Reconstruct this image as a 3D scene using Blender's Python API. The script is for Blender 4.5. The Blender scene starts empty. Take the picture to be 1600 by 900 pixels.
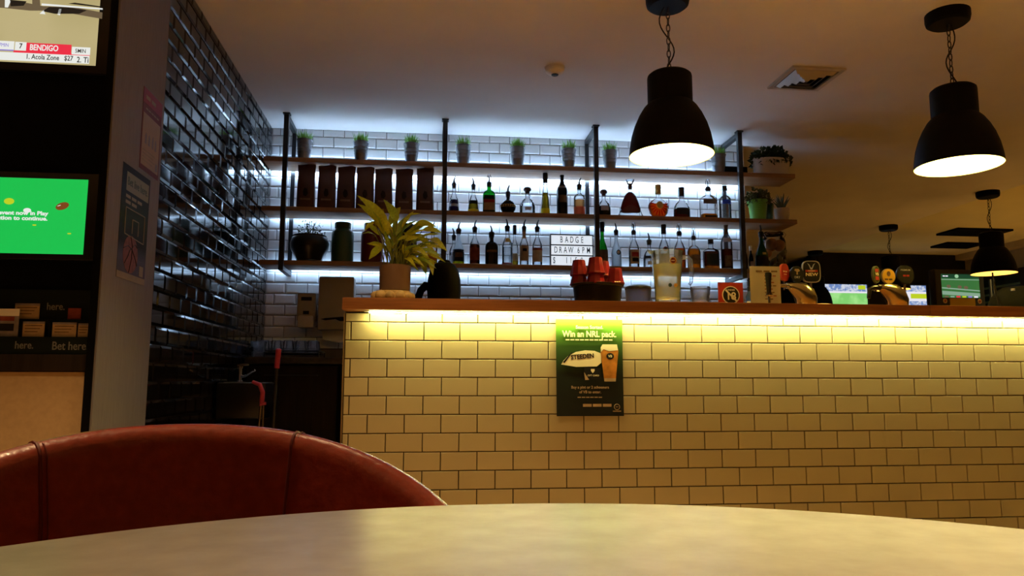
import bpy, bmesh, math, random
from mathutils import Vector, Matrix

S = bpy.context.scene
COL = S.collection
RND = random.Random(7)
PI = math.pi

# ------------------------------------------------------------------ camera
cam = bpy.data.cameras.new('camera')
cam.sensor_width = 36.0
cam.lens = 1180.0 / 1600.0 * 36.0
cam.clip_start = 0.01
camo = bpy.data.objects.new('camera', cam)
COL.objects.link(camo)
camo.matrix_world = Matrix(((0.993694, -0.015187, -0.111090, 0.24033),
                            (-0.112115, -0.122661, -0.986096, -3.21338),
                            (0.001349, 0.992332, -0.123590, 0.80),
                            (0, 0, 0, 1)))
S.camera = camo

# ------------------------------------------------------------------ world, lights, exposure
w = bpy.data.worlds.new('world')
w.use_nodes = True
w.node_tree.nodes['Background'].inputs[0].default_value = (1.0, 0.75, 0.45, 1)
w.node_tree.nodes['Background'].inputs[1].default_value = 0.01
S.world = w
S.view_settings.view_transform = 'Standard'
S.view_settings.look = 'None'
S.view_settings.exposure = 0.0
S.view_settings.gamma = 1.0
S.view_settings.use_curve_mapping = False

WARM = (1.0, 0.66, 0.32)


def unseen_downlight(x, y, z, power, color=WARM, size=0.22, spread=1.35):
    l = bpy.data.lights.new('unseen_downlight', 'AREA')
    l.shape = 'DISK'
    l.size = size
    l.energy = power
    l.color = color
    l.spread = spread
    o = bpy.data.objects.new('unseen_downlight', l)
    COL.objects.link(o)
    o.location = (x, y, z)
    return o


for dx, dy, dp in ((-1.9, -3.9, 12), (1.0, -3.6, 17), (-.9, -1.75, 19), (1.4, -1.75, 22), (3.6, -1.75, 13), (5.6, -1.9, 2), (.1, -.85, 7)):  # unseen lamps placed to light ceiling and table; last one added for the plant
    unseen_downlight(dx, dy, 2.60, dp)
for dx, dy, dp in ((7.4, 2.6, 40), (7.2, 5.0, 32)):  # unseen lamps added for the yellow light of the far ceiling
    unseen_downlight(dx, dy, 2.66, dp, (1.0, 0.72, 0.22))

# ------------------------------------------------------------------ materials
MATS = {}


def mat(name, color=(.5, .5, .5), rough=.5, metal=0.0, emit=None, es=1.0, noise=0.0, nscale=12.0, bump=0.0,
        stretch=(1, 1, 1), spec=None, trans=0.0, coat=0.0):
    if name in MATS:
        return MATS[name]
    m = bpy.data.materials.new(name)
    m.use_nodes = True
    nt = m.node_tree
    b = nt.nodes['Principled BSDF']
    b.inputs['Base Color'].default_value = (*color, 1)
    b.inputs['Roughness'].default_value = rough
    b.inputs['Metallic'].default_value = metal
    b.inputs['Specular IOR Level'].default_value = spec if spec is not None else (.5 if rough < .45 else .18)
    b.inputs['Coat Weight'].default_value = coat
    if trans:
        b.inputs['Transmission Weight'].default_value = trans
    if emit:
        b.inputs['Emission Color'].default_value = (*emit, 1)
        b.inputs['Emission Strength'].default_value = es
    if noise or bump:
        tc = nt.nodes.new('ShaderNodeTexCoord')
        mp = nt.nodes.new('ShaderNodeMapping')
        mp.inputs['Scale'].default_value = stretch
        n = nt.nodes.new('ShaderNodeTexNoise')
        n.inputs['Scale'].default_value = nscale
        n.inputs['Detail'].default_value = 5
        nt.links.new(tc.outputs['Object'], mp.inputs[0])
        nt.links.new(mp.outputs[0], n.inputs['Vector'])
        if noise:
            r = nt.nodes.new('ShaderNodeValToRGB')
            r.color_ramp.elements[0].position = .3
            r.color_ramp.elements[1].position = .7
            r.color_ramp.elements[0].color = (*[max(0, c * (1 - noise)) for c in color], 1)
            r.color_ramp.elements[1].color = (*[min(1, c * (1 + noise)) for c in color], 1)
            nt.links.new(n.outputs[0], r.inputs[0])
            nt.links.new(r.outputs[0], b.inputs['Base Color'])
        if bump:
            bp = nt.nodes.new('ShaderNodeBump')
            bp.inputs['Strength'].default_value = bump
            bp.inputs['Distance'].default_value = .01
            nt.links.new(n.outputs[0], bp.inputs['Height'])
            nt.links.new(bp.outputs[0], b.inputs['Normal'])
    MATS[name] = m
    return m


def glass(name, tint=(.96, .97, .98), edge=.55, body=0.0, bodycol=None, rough=.03):
    """thin clear or coloured glass: see-through, glossy by Fresnel, denser where the path through it is longer"""
    if name in MATS:
        return MATS[name]
    m = bpy.data.materials.new(name)
    m.use_nodes = True
    nt = m.node_tree
    nt.nodes.clear()
    out = nt.nodes.new('ShaderNodeOutputMaterial')
    lw = nt.nodes.new('ShaderNodeLayerWeight')
    lw.inputs['Blend'].default_value = .35
    mixc = nt.nodes.new('ShaderNodeMix')
    mixc.data_type = 'RGBA'
    mixc.inputs['A'].default_value = (*tint, 1)
    mixc.inputs['B'].default_value = (*[c * edge for c in tint], 1)
    nt.links.new(lw.outputs['Facing'], mixc.inputs['Factor'])
    tr = nt.nodes.new('ShaderNodeBsdfTransparent')
    nt.links.new(mixc.outputs['Result'], tr.inputs['Color'])
    src = tr
    if body:
        df = nt.nodes.new('ShaderNodeBsdfTranslucent')
        df.inputs['Color'].default_value = (*(bodycol or tint), 1)
        mb = nt.nodes.new('ShaderNodeMixShader')
        mb.inputs[0].default_value = body
        nt.links.new(tr.outputs[0], mb.inputs[1])
        nt.links.new(df.outputs[0], mb.inputs[2])
        src = mb
    gl = nt.nodes.new('ShaderNodeBsdfGlossy')
    gl.inputs['Roughness'].default_value = rough
    fr = nt.nodes.new('ShaderNodeFresnel')
    fr.inputs['IOR'].default_value = 1.35
    ms = nt.nodes.new('ShaderNodeMixShader')
    nt.links.new(fr.outputs[0], ms.inputs[0])
    nt.links.new(src.outputs[0], ms.inputs[1])
    nt.links.new(gl.outputs[0], ms.inputs[2])
    nt.links.new(ms.outputs[0], out.inputs['Surface'])
    MATS[name] = m
    return m


def leafy(name, color, trans):
    """leaf blade that lets part of the light through"""
    m = mat(name, color, .42, noise=.3, nscale=16)
    nt = m.node_tree
    b = nt.nodes['Principled BSDF']
    out = [n for n in nt.nodes if n.type == 'OUTPUT_MATERIAL'][0]
    t = nt.nodes.new('ShaderNodeBsdfTranslucent')
    t.inputs['Color'].default_value = (*color, 1)
    ms = nt.nodes.new('ShaderNodeMixShader')
    ms.inputs[0].default_value = trans
    nt.links.new(b.outputs[0], ms.inputs[1])
    nt.links.new(t.outputs[0], ms.inputs[2])
    nt.links.new(ms.outputs[0], out.inputs[0])
    return m


def wood(name, c1, c2, rough=.45, axis='x', scale=1.0, spec=.4):
    if name in MATS:
        return MATS[name]
    m = bpy.data.materials.new(name)
    m.use_nodes = True
    nt = m.node_tree
    b = nt.nodes['Principled BSDF']
    b.inputs['Roughness'].default_value = rough
    b.inputs['Specular IOR Level'].default_value = spec
    tc = nt.nodes.new('ShaderNodeTexCoord')
    mp = nt.nodes.new('ShaderNodeMapping')
    st = {'x': (1.2, 18, 18), 'y': (18, 1.2, 18), 'z': (26, 26, 1.0)}[axis]
    mp.inputs['Scale'].default_value = [s * scale for s in st]
    n = nt.nodes.new('ShaderNodeTexNoise')
    n.inputs['Scale'].default_value = 3
    n.inputs['Detail'].default_value = 8
    n.inputs['Roughness'].default_value = .65
    r = nt.nodes.new('ShaderNodeValToRGB')
    r.color_ramp.elements[0].position = .32
    r.color_ramp.elements[1].position = .68
    r.color_ramp.elements[0].color = (*c1, 1)
    r.color_ramp.elements[1].color = (*c2, 1)
    bp = nt.nodes.new('ShaderNodeBump')
    bp.inputs['Strength'].default_value = .08
    nt.links.new(tc.outputs['Object'], mp.inputs[0])
    nt.links.new(mp.outputs[0], n.inputs['Vector'])
    nt.links.new(n.outputs[0], r.inputs[0])
    nt.links.new(r.outputs[0], b.inputs['Base Color'])
    nt.links.new(n.outputs[0], bp.inputs['Height'])
    nt.links.new(bp.outputs[0], b.inputs['Normal'])
    MATS[name] = m
    return m


M_white_tile = mat('glossy white tile', (.80, .80, .79), .16, noise=.03, nscale=5)
M_cream_tile = mat('glossy cream tile', (.44, .37, .20), .20, noise=.04, nscale=4)
M_black_tile = mat('glossy black tile', (.007, .007, .008), .06, noise=.2, nscale=8)
M_grout = mat('dark grout', (.005, .0045, .004), .9, noise=.3, nscale=60)
M_plaster = mat('matt white plaster', (.80, .78, .75), .9, noise=.03, nscale=3, bump=.03)
M_black = mat('black paint', (.003, .003, .0032), .6, spec=.06, noise=.2, nscale=20)
M_blackgloss = mat('black plastic', (.008, .008, .009), .28, noise=.1, nscale=20)
M_blackrubber = mat('black rubber', (.012, .012, .012), .6, noise=.1, nscale=30)
M_steel = mat('black powder coated steel', (.014, .014, .016), .42, noise=.15, nscale=40)
M_chrome = mat('chrome', (.75, .75, .74), .12, 1.0, noise=.05, nscale=20)
M_brass = mat('polished brass', (.54, .48, .27), .2, 1.0, noise=.12, nscale=9)
M_galv = mat('galvanised metal', (.27, .28, .30), .33, .9, noise=.15, nscale=18)
M_timber = wood('oiled timber', (.22, .085, .025), (.36, .15, .045), .38, 'x')
M_shelfwood = wood('shelf timber', (.26, .13, .055), (.44, .24, .11), .55, 'x')
M_greylam = wood('grey wood laminate', (.145, .132, .134), (.19, .173, .176), .7, 'z', 2.2, .12)
M_darklam = wood('dark brown laminate', (.014, .010, .007), (.026, .018, .012), .6, 'z', 1.0, .12)
M_paper = mat('paper', (.72, .66, .55), .8, noise=.05, nscale=9)
M_white = mat('white print', (.85, .84, .80), .6, noise=.03, nscale=9)
M_creamprint = mat('cream print', (.85, .78, .5), .6, noise=.03, nscale=9)
M_red = mat('red plastic', (.25, .004, .016), .32, noise=.08, nscale=8)
M_redprint = mat('red print', (.36, .035, .03), .55, noise=.05, nscale=9)
M_darkprint = mat('black print', (.012, .012, .012), .5, noise=.1, nscale=9)
M_goldprint = mat('gold print', (.62, .42, .10), .5, noise=.1, nscale=20)
M_tanprint = mat('tan print', (.42, .30, .16), .6, noise=.15, nscale=30)
M_greyplastic = mat('grey plastic', (.42, .38, .34), .45, noise=.04, nscale=8)
M_blade = leafy('grass green', (.24, .52, .09), .4)
M_darkleaf = mat('dark leaf', (.030, .055, .022), .5, noise=.4, nscale=25)
M_leaf = leafy('yellow green leaf', (.66, .70, .035), .4)
M_leaf2 = leafy('mid green leaf', (.32, .46, .035), .35)
M_stem = mat('green stem', (.22, .26, .05), .5, noise=.2, nscale=30)
M_clear = glass('clear glass')
M_jugglass = glass('clear plastic', (.93, .95, .98), .45, .18, (.8, .87, .95))
M_frost = glass('frosted clear plastic', (.6, .63, .68), .6, .45, (.6, .62, .66), .3)

# ------------------------------------------------------------------ mesh building


class MB:
    def __init__(s):
        s.v, s.f = [], []

    def add(s, v, f):
        o = len(s.v)
        s.v += [tuple(p) for p in v]
        s.f += [tuple(i + o for i in q) for q in f]
        return s

    def box(s, x0, x1, y0, y1, z0, z1, bevel=0.0):
        if not bevel:
            v = [(x, y, z) for z in (z0, z1) for y in (y0, y1) for x in (x0, x1)]
            return s.add(v, [(0, 2, 3, 1), (4, 5, 7, 6), (0, 1, 5, 4), (2, 6, 7, 3), (0, 4, 6, 2), (1, 3, 7, 5)])
        bm = bmesh.new()
        bmesh.ops.create_cube(bm, size=1)
        for q in bm.verts:
            q.co = Vector((x0 + (q.co.x + .5) * (x1 - x0), y0 + (q.co.y + .5) * (y1 - y0), z0 + (q.co.z + .5) * (z1 - z0)))
        bmesh.ops.bevel(bm, geom=bm.edges[:], offset=bevel, segments=2, affect='EDGES', profile=.6)
        bm.verts.index_update()
        s.add([q.co[:] for q in bm.verts], [[q.index for q in f.verts] for f in bm.faces])
        bm.free()
        return s

    def lathe(s, prof, seg=20, c=(0, 0, 0), sx=1.0, sy=1.0, sq=2.0, cap0=True, cap1=True):
        v, f = [], []
        for (r, z) in prof:
            for k in range(seg):
                a = 2 * PI * (k + .5) / seg
                ca, sa = math.cos(a), math.sin(a)
                if sq != 2.0:
                    e = 2.0 / sq
                    ca = math.copysign(abs(ca) ** e, ca)
                    sa = math.copysign(abs(sa) ** e, sa)
                v.append((c[0] + r * ca * sx, c[1] + r * sa * sy, c[2] + z))
        for i in range(len(prof) - 1):
            for k in range(seg):
                a, b = i * seg + k, i * seg + (k + 1) % seg
                f.append((a, b, b + seg, a + seg))
        if cap0:
            f.append(tuple(range(seg - 1, -1, -1)))
        if cap1:
            o = (len(prof) - 1) * seg
            f.append(tuple(range(o, o + seg)))
        return s.add(v, f)

    def tube(s, pts, r, seg=8, closed=False):
        pts = [Vector(p) for p in pts]
        n = len(pts)
        rr = r if isinstance(r, (list, tuple)) else [r] * n
        v, f = [], []
        up = None
        for i, p in enumerate(pts):
            if closed:
                t = pts[(i + 1) % n] - pts[i - 1]
            else:
                t = pts[min(i + 1, n - 1)] - pts[max(i - 1, 0)]
            t.normalize()
            if up is None:
                up = Vector((0, 0, 1)) if abs(t.z) < .9 else Vector((1, 0, 0))
            a = t.cross(up)
            if a.length < 1e-6:
                a = t.orthogonal()
            a.normalize()
            b = a.cross(t).normalized()
            up = b
            for k in range(seg):
                q = 2 * PI * k / seg
                v.append(p + (a * math.cos(q) + b * math.sin(q)) * rr[i])
        m = n if closed else n - 1
        for i in range(m):
            for k in range(seg):
                a0, b0 = i * seg + k, i * seg + (k + 1) % seg
                j = ((i + 1) % n) * seg
                f.append((b0, a0, j + k, j + (k + 1) % seg))
        if not closed:
            f.append(tuple(range(seg)))
            f.append(tuple(range((n - 1) * seg + seg - 1, (n - 1) * seg - 1, -1)))
        return s.add(v, f)

    def prism(s, poly, y0, y1):
        """outline poly [(x, z)] counter-clockwise, extruded from y0 (front) to y1"""
        n = len(poly)
        v = [(x, y0, z) for x, z in poly] + [(x, y1, z) for x, z in poly]
        f = [tuple(range(n)), tuple(range(2 * n - 1, n - 1, -1))]
        for i in range(n):
            j = (i + 1) % n
            f.append((j, i, n + i, n + j))
        return s.add(v, f)

    def disc(s, cx, cz, rx, rz, y0, y1, seg=28):
        return s.prism([(cx + rx * math.cos(2 * PI * k / seg), cz + rz * math.sin(2 * PI * k / seg)) for k in range(seg)], y0, y1)

    def arc(s, r, a0, a1, z0, z1, seg=10, t=.0006, sx=1.0, sy=1.0, sq=2.0, taper=1.0):
        """label bent round a bottle; angles in degrees from the front (-y)"""
        v, f = [], []
        for k in range(seg + 1):
            a = math.radians(a0 + (a1 - a0) * k / seg) - PI / 2
            ca, sa = math.cos(a), math.sin(a)
            if sq != 2.0:
                e = 2.0 / sq
                ca = math.copysign(abs(ca) ** e, ca)
                sa = math.copysign(abs(sa) ** e, sa)
            for (rr, z) in ((r, z0), (r * taper, z1)):
                v.append(((rr + t) * ca * sx, (rr + t) * sa * sy, z))
        for k in range(seg):
            f.append((2 * k, 2 * k + 2, 2 * k + 3, 2 * k + 1))
        return s.add(v, f)

    def mesh(s, name, smooth=35):
        me = bpy.data.meshes.new(name)
        me.from_pydata(s.v, [], s.f)
        if smooth:
            me.polygons.foreach_set('use_smooth', [True] * len(me.polygons))
            me.set_sharp_from_angle(angle=math.radians(smooth))
        me.update()
        return me


def put(name, me, m, parent=None, loc=(0, 0, 0), rot=(0, 0, 0)):
    o = bpy.data.objects.new(name, me)
    if isinstance(m, (list, tuple)):
        for q in m:
            me.materials.append(q)
    elif m is not None and not me.materials:
        me.materials.append(m)
    COL.objects.link(o)
    o.parent = parent
    o.location = loc
    o.rotation_euler = rot
    return o


def part(name, mb, m, parent=None, loc=(0, 0, 0), rot=(0, 0, 0), smooth=35):
    return put(name, mb.mesh(name, smooth), m, parent, loc, rot)


def tag(o, label, cat, group=None):
    o['label'] = label
    o['category'] = cat
    if group:
        o['group'] = group
    return o


def thing(name, label, cat, loc=(0, 0, 0), rotz=0.0, group=None):
    o = bpy.data.objects.new(name, None)
    o.empty_display_size = .05
    COL.objects.link(o)
    o.location = loc
    o.rotation_euler = (0, 0, rotz)
    return tag(o, label, cat, group)


def structure(o):
    o['kind'] = 'structure'
    return o


def stuff(o):
    o['kind'] = 'stuff'
    return o


def dup(root, loc, label, rotz=None):
    r = root.copy()
    COL.objects.link(r)
    r.location = loc
    if rotz is not None:
        r.rotation_euler = (0, 0, rotz)
    r['label'] = label
    for ch in list(root.children):
        c = ch.copy()
        COL.objects.link(c)
        c.parent = r
        for g in list(ch.children):
            d = g.copy()
            COL.objects.link(d)
            d.parent = c
    return r


def text(body, size, m, parent, loc, rot=(PI / 2, 0, 0), align='CENTER', bold=0.0, sx=1.0, name='lettering', depth=.0003):
    cu = bpy.data.curves.new(name, 'FONT')
    cu.body = body
    cu.size = size
    cu.align_x = align
    cu.align_y = 'CENTER'
    cu.offset = bold * size
    cu.extrude = depth
    cu.resolution_u = 3
    cu.materials.append(m)
    tmp = bpy.data.objects.new('tmp', cu)
    me = bpy.data.meshes.new_from_object(tmp)
    bpy.data.objects.remove(tmp)
    bpy.data.curves.remove(cu)
    me.name = name
    o = bpy.data.objects.new(name, me)
    COL.objects.link(o)
    o.parent = parent
    o.location = loc
    o.rotation_euler = rot
    o.scale = (sx, 1, 1)
    return o


def dash(width, height, m, parent, loc, align='CENTER'):
    """a line of print too small to read in the photograph: a row of short bars"""
    mb = MB()
    x0 = loc[0] - (width / 2 if align == 'CENTER' else 0)
    n = max(2, int(width / (height * 4)))
    st = width / n
    for k in range(n):
        mb.box(x0 + st * k, x0 + st * (k + .8), loc[1] - .0003, loc[1], loc[2] - height / 2, loc[2] + height / 2)
    return part('small_print', mb, m, parent, smooth=0)


TILE_CACHE = {}


def tile_mesh(w_, h_, kind, m):
    key = (round(w_, 3), round(h_, 3), kind)
    if key in TILE_CACHE:
        return TILE_CACHE[key]
    if kind == 'flat':
        b, d0, d1 = .0022, .0028, 0.0
    elif kind == 'metro':
        b, d0, d1 = .010, .0042, 0.0
    else:
        b, d0, d1 = .011, .0045, 0.0
    b = min(b, w_ * .3, h_ * .3)
    x, z = w_ / 2, h_ / 2
    # front rim (y = -0 plane is the tile face), skirt goes back to y = .008
    ring0 = [(-x, .008, -z), (x, .008, -z), (x, .008, z), (-x, .008, z)]
    ring1 = [(-x, d0, -z), (x, d0, -z), (x, d0, z), (-x, d0, z)]
    ring2 = [(-x + b, d1, -z + b), (x - b, d1, -z + b), (x - b, d1, z - b), (-x + b, d1, z - b)]
    f = [(8, 9, 10, 11)]
    for r in (0, 4):
        for k in range(4):
            f.append((r + k, r + (k + 1) % 4, r + 4 + (k + 1) % 4, r + 4 + k))
    me = MB().add(ring0 + ring1 + ring2, f).mesh('tile', 0)
    me.materials.append(m)
    TILE_CACHE[key] = me
    return me


def tile_field(parent, m, kind, u0, u1, zlo, zhi, joint_u, joint_z, phase, place, pick, W=.152, H=.077, gap=.0032, tilt=.0):
    """running-bond tiles as single objects; the ones PICK refuses are joined into one part of kind stuff.
    place(u, z) gives the world spot, phase: whether row 0 under joint_z has joints at joint_u + n*W"""
    rest = MB()
    rest_rot = None
    cells = []
    n0 = int(math.floor((joint_z - zhi) / H)) - 1
    n1 = int(math.ceil((joint_z - zlo) / H)) + 1
    for r in range(n0, n1):
        zt, zb = min(joint_z - r * H, zhi), max(joint_z - (r + 1) * H, zlo)
        if zt - zb < .014:
            continue
        off = joint_u + (0 if (r + phase) % 2 == 0 else W / 2)
        k0 = int(math.floor((u0 - off) / W)) - 1
        k1 = int(math.ceil((u1 - off) / W)) + 1
        for k in range(k0, k1):
            a, b = max(off + k * W, u0), min(off + (k + 1) * W, u1)
            if b - a < .012:
                continue
            cells.append(((a + b) / 2, (zt + zb) / 2, b - a - gap, zt - zb - gap))
    chosen = pick(cells)
    rz = place(0, 0)[1]
    for c in cells:
        u, z, w_, h_ = c
        me = tile_mesh(w_, h_, kind, m)
        loc, _ = place(u, z)
        if c in chosen:
            o = bpy.data.objects.new('tile', me)
            COL.objects.link(o)
            o.parent = parent
            o.location = loc
            o.rotation_euler = (RND.uniform(-tilt, tilt), 0, rz + RND.uniform(-tilt, tilt))
        else:
            Mx = Matrix.Translation(loc) @ Matrix.Rotation(rz, 4, 'Z')
            rest.add([Mx @ v.co for v in me.vertices], [tuple(p.vertices) for p in me.polygons])
    if rest.v:
        stuff(put('tiles_beyond', rest.mesh('tiles_beyond', 0), m, parent))


# ================================================================== THE ROOM
CZ = 2.626
YB = 2.234            # face of the white tiled wall
structure(part('floor', MB().box(-3.6, 8.4, -6.1, 9.6, -.08, 0), wood('dark floorboards', (.34, .205, .10), (.48, .31, .16), .5, 'y', .5)))
structure(part('ceiling', MB().box(-3.6, 5.72, -6.1, 9.6, CZ, CZ + .16), M_plaster))
structure(part('ceiling_raised', MB().box(5.72, 8.4, -6.1, 9.6, CZ + .06, CZ + .22), mat('plaster with painted warm light', (.80, .74, .46), .9, noise=.03, nscale=3)))  # cream colour stands in for the warm light on the far ceiling

wb = structure(part('wall_back', MB().box(-.96, 2.66, YB + .007, 2.36, 0, CZ), M_grout))


def pick_back(cells):
    ok = [c for c in cells if c[1] > 1.03 and not (-.72 < c[0] < .28 and 2.02 < c[1] < 2.24)
          and not (c[0] > -.02 and c[1] < 1.33) and not (2.60 < c[1])]
    ok.sort(key=lambda c: (c[0] - .9) ** 2 + 3 * (c[1] - 1.9) ** 2)
    return set(ok[:300])


tile_field(wb, M_white_tile, 'metro', -.898, 2.66, 1.03, CZ, -.532, 2.572, 1, lambda u, z: ((u, YB, z), 0.0), pick_back, tilt=.004)
structure(part('trim_splash', MB().box(-.9, 2.64, YB - .006, YB + .006, .955, 1.028), mat('dull steel', (.16, .15, .14), .4, .7, noise=.1)))

wl = structure(part('wall_left', MB().box(-1.02, -.897, .03, 2.30, 0, CZ), M_grout))


def pick_left(cells):
    ok = [c for c in cells if c[1] > .62]
    ok.sort(key=lambda c: c[0] - .35 * c[1])
    return set(ok[:300])


tile_field(wl, M_black_tile, 'metro2', .032, YB - .004, 0, CZ, .10, 2.572, 0, lambda u, z: ((-.890, u, z), PI / 2), pick_left, tilt=.006)

structure(part('trim_1', MB().box(-.916, -.886, -.47, .030, 0, CZ), M_greylam))
structure(part('trim_2', MB().box(-.916, -.892, -.476, -.4705, 0, CZ), M_black))
structure(part('wall_far_left', MB().box(-3.6, -.9165, -.40, -.28, 0, CZ), M_black))
structure(part('wall_outer', MB().box(-3.72, -3.6, -6.1, 9.6, 0, CZ), M_darklam))
structure(part('wall_rear', MB().box(-3.6, 8.4, -6.22, -6.1, 0, CZ + .1), mat('brown paint', (.22, .16, .11), .8, noise=.05)))
structure(part('wall_far', MB().box(5.78, 8.4, 7.09, 7.22, 0, CZ + .06), mat('charcoal panelling', (.013, .012, .011), .6, noise=.3, nscale=4)))
structure(part('wall_far_return', MB().box(5.78, 5.90, 7.22, 9.6, 0, CZ), MATS['charcoal panelling']))
structure(part('wall_end', MB().box(-3.6, 8.4, 9.6, 9.72, 0, CZ + .1), MATS['brown paint']))
wr = structure(part('wall_right', MB().box(8.2, 8.34, -6.1, 7.09, 0, CZ + .06), mat('beige paint', (.42, .36, .25), .8, noise=.05)))
# windows of the right wall
M_nightglass = mat('dark window glass', (.012, .014, .013), .1, noise=.2, nscale=3)
M_beigeframe = mat('beige frame paint', (.46, .38, .24), .6, noise=.06)
wi = structure(part('window_1', MB().box(8.17, 8.195, 3.2, 5.58, .9, 2.42), M_nightglass))
for a, b, c, d in ((3.1, 3.2, .8, 2.52), (5.58, 5.78, .8, 2.52), (3.2, 5.58, 2.42, 2.52), (3.2, 5.58, .8, .9), (4.35, 4.43, .9, 2.42)):
    part('window_frame', MB().box(8.12, 8.198, a, b, c, d), M_beigeframe, wi)
for k in range(14):
    part('slat', MB().box(8.14, 8.165, 3.22, 5.56, 1.0 + .1 * k, 1.02 + .1 * k), M_black, wi)
wi = structure(part('window_2', MB().box(8.17, 8.195, 5.98, 7.0, .9, 2.25), mat('dim green glass', (.02, .035, .02), .15, noise=.4, nscale=3)))
for a, b, c, d in ((5.90, 5.98, .8, 2.33), (7.0, 7.085, .8, 2.33), (5.98, 7.0, 2.25, 2.33), (5.98, 7.0, .8, .9)):
    part('window_frame', MB().box(8.12, 8.198, a, b, c, d), M_darklam, wi)
for k in range(12):
    part('slat', MB().box(8.14, 8.165, 5.99, 6.99, 1.02 + .1 * k, 1.045 + .1 * k), mat('green slat', (.07, .13, .07), .5, noise=.2), wi)
structure(part('trim_3', MB().box(8.05, 8.2, -6.1, 7.09, CZ - .02, CZ + .06), M_beigeframe))

# ================================================================== THE BAR
bar = thing('bar_counter', 'long bar counter faced in cream subway tiles under a timber top', 'bar counter', (0, 0, 0))
part('core', MB().box(-.101, 4.7, .0075, .50, 0, 1.088), M_grout, bar)
part('corner_trim', MB().box(-.1065, -.1015, -.001, .50, 0, 1.088), mat('bronze edge trim', (.30, .20, .09), .4, .6, noise=.1), bar)


def pick_bar(cells):
    ok = [c for c in cells if c[1] > .46 and c[0] < 3.15]
    ok.sort(key=lambda c: -c[1])
    return set(ok[:300])


tile_field(bar, M_cream_tile, 'flat', -.100, 4.7, .0, 1.088, 0.0, 1.050, 1, lambda u, z: ((u, 0, z), 0.0), pick_bar, tilt=.0035)
M_led_bar = mat('yellow light strip', (.9, .8, .4), .5, emit=(1.0, .92, .36), es=118.0)
part('light_channel', MB().box(-.02, 4.7, -.045, -.022, 1.0895, 1.0925), M_greyplastic, bar)
part('light_strip', MB().box(.0, 4.7, -.040, -.028, 1.0855, 1.0895), M_led_bar, bar)

bt = thing('bar_worktop', 'thick brown timber worktop lying along the tiled bar', 'worktop', (0, 0, 1.093))
part('board', MB().box(-.104, 2.4617, -.10, .42, 0, .049, .004), M_timber, bt)
part('board', MB().box(2.4623, 4.75, -.10, .42, 0, .049, .004), M_timber, bt)

# poster on the bar front
po = thing('poster', 'green and black football pack poster stuck on the cream bar tiles', 'poster', (.938, -.004, .863))


def poster_sheet():
    v, f = [], []
    nx, nz = 8, 10
    for j in range(nz + 1):
        for i in range(nx + 1):
            u, t = i / nx, j / nz
            y = -.0025 - .004 * (abs(u - .5) * 2) ** 3 * (1 - t) - .003 * (1 - t) ** 4
            v.append(((u - .5) * .292, y, (t - .5) * .413))
    for j in range(nz):
        for i in range(nx):
            a = j * (nx + 1) + i
            f.append((a, a + 1, a + nx + 2, a + nx + 1))
    return MB().add(v, f)


def ramp_mat(name, stops, rough, axis=2, lo=-.2, hi=.2, noise=0.0):
    m = bpy.data.materials.new(name)
    m.use_nodes = True
    nt = m.node_tree
    b = nt.nodes['Principled BSDF']
    b.inputs['Roughness'].default_value = rough
    b.inputs['Specular IOR Level'].default_value = .15
    tc = nt.nodes.new('ShaderNodeTexCoord')
    sp = nt.nodes.new('ShaderNodeSeparateXYZ')
    mr = nt.nodes.new('ShaderNodeMapRange')
    mr.inputs[1].default_value = lo
    mr.inputs[2].default_value = hi
    r = nt.nodes.new('ShaderNodeValToRGB')
    while len(r.color_ramp.elements) < len(stops):
        r.color_ramp.elements.new(.5)
    for e, (p, c) in zip(r.color_ramp.elements, stops):
        e.position = p
        e.color = (*c, 1)
    nt.links.new(tc.outputs['Object'], sp.inputs[0])
    nt.links.new(sp.outputs[axis], mr.inputs[0])
    nt.links.new(mr.outputs[0], r.inputs[0])
    nt.links.new(r.outputs[0], b.inputs['Base Color'])
    return m


part('sheet', poster_sheet(), ramp_mat('poster print', [(0, (.012, .013, .010)), (.42, (.012, .016, .010)), (.72, (.03, .075, .012)), (.95, (.10, .26, .02)), (1, (.14, .32, .03))], .6), po)
F = -.0085
text('Season Sorted.', .020, M_creamprint, po, (.0, F, .172), bold=.02)
text('Win an NRL pack.', .037, M_creamprint, po, (.0, F, .142), bold=.025, sx=.86)
dash(.21, .005, M_creamprint, po, (.0, F, .118))
ball = [(-.125, .012), (-.06, .002), (.03, .004), (.05, .02), (.05, .06), (.02, .071), (-.02, .073), (-.06, .066), (-.095, .048), (-.115, .028)]
part('ball_print', MB().prism(ball, F, F + .0004), M_creamprint, po)
text('STEEDEN', .026, M_darkprint, po, (-.032, F - .0004, .046), rot=(PI / 2, -.08, 0), bold=.03, sx=.95)
part('seam_print', MB().prism([(-.118, .022), (-.11, .018), (-.075, .064), (-.08, .064)], F - .0005, F - .0003), M_darkprint, po)
part('card_print', MB().prism([(-.022, -.054), (.048, -.052), (.046, -.002), (-.026, .0)], F - .0007, F - .0003), M_darkprint, po)
part('card_flash', MB().prism([(-.022, -.054), (-.004, -.053), (-.026, -.02)], F - .0012, F - .0008), M_tanprint, po)
text('GIFT CARD', .010, M_creamprint, po, (.014, F - .0009, -.035), bold=.01)
part('shield_print', MB().prism([(.012, -.025), (.02, -.015), (.02, -.007), (.004, -.007), (.004, -.015)], F - .0012, F - .0008), M_creamprint, po)
part('beer_glass_print', MB().prism([(.062, -.056), (.112, -.056), (.126, .07), (.12, .095), (.055, .095), (.047, .07)], F - .0009, F - .0005), mat('amber print', (.50, .20, .03), .5, noise=.35, nscale=30), po)
part('foam_print', MB().prism([(.049, .066), (.060, .078), (.085, .07), (.124, .074), (.12, .099), (.056, .099), (.048, .085)], F - .0014, F - .001), M_creamprint, po)
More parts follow.
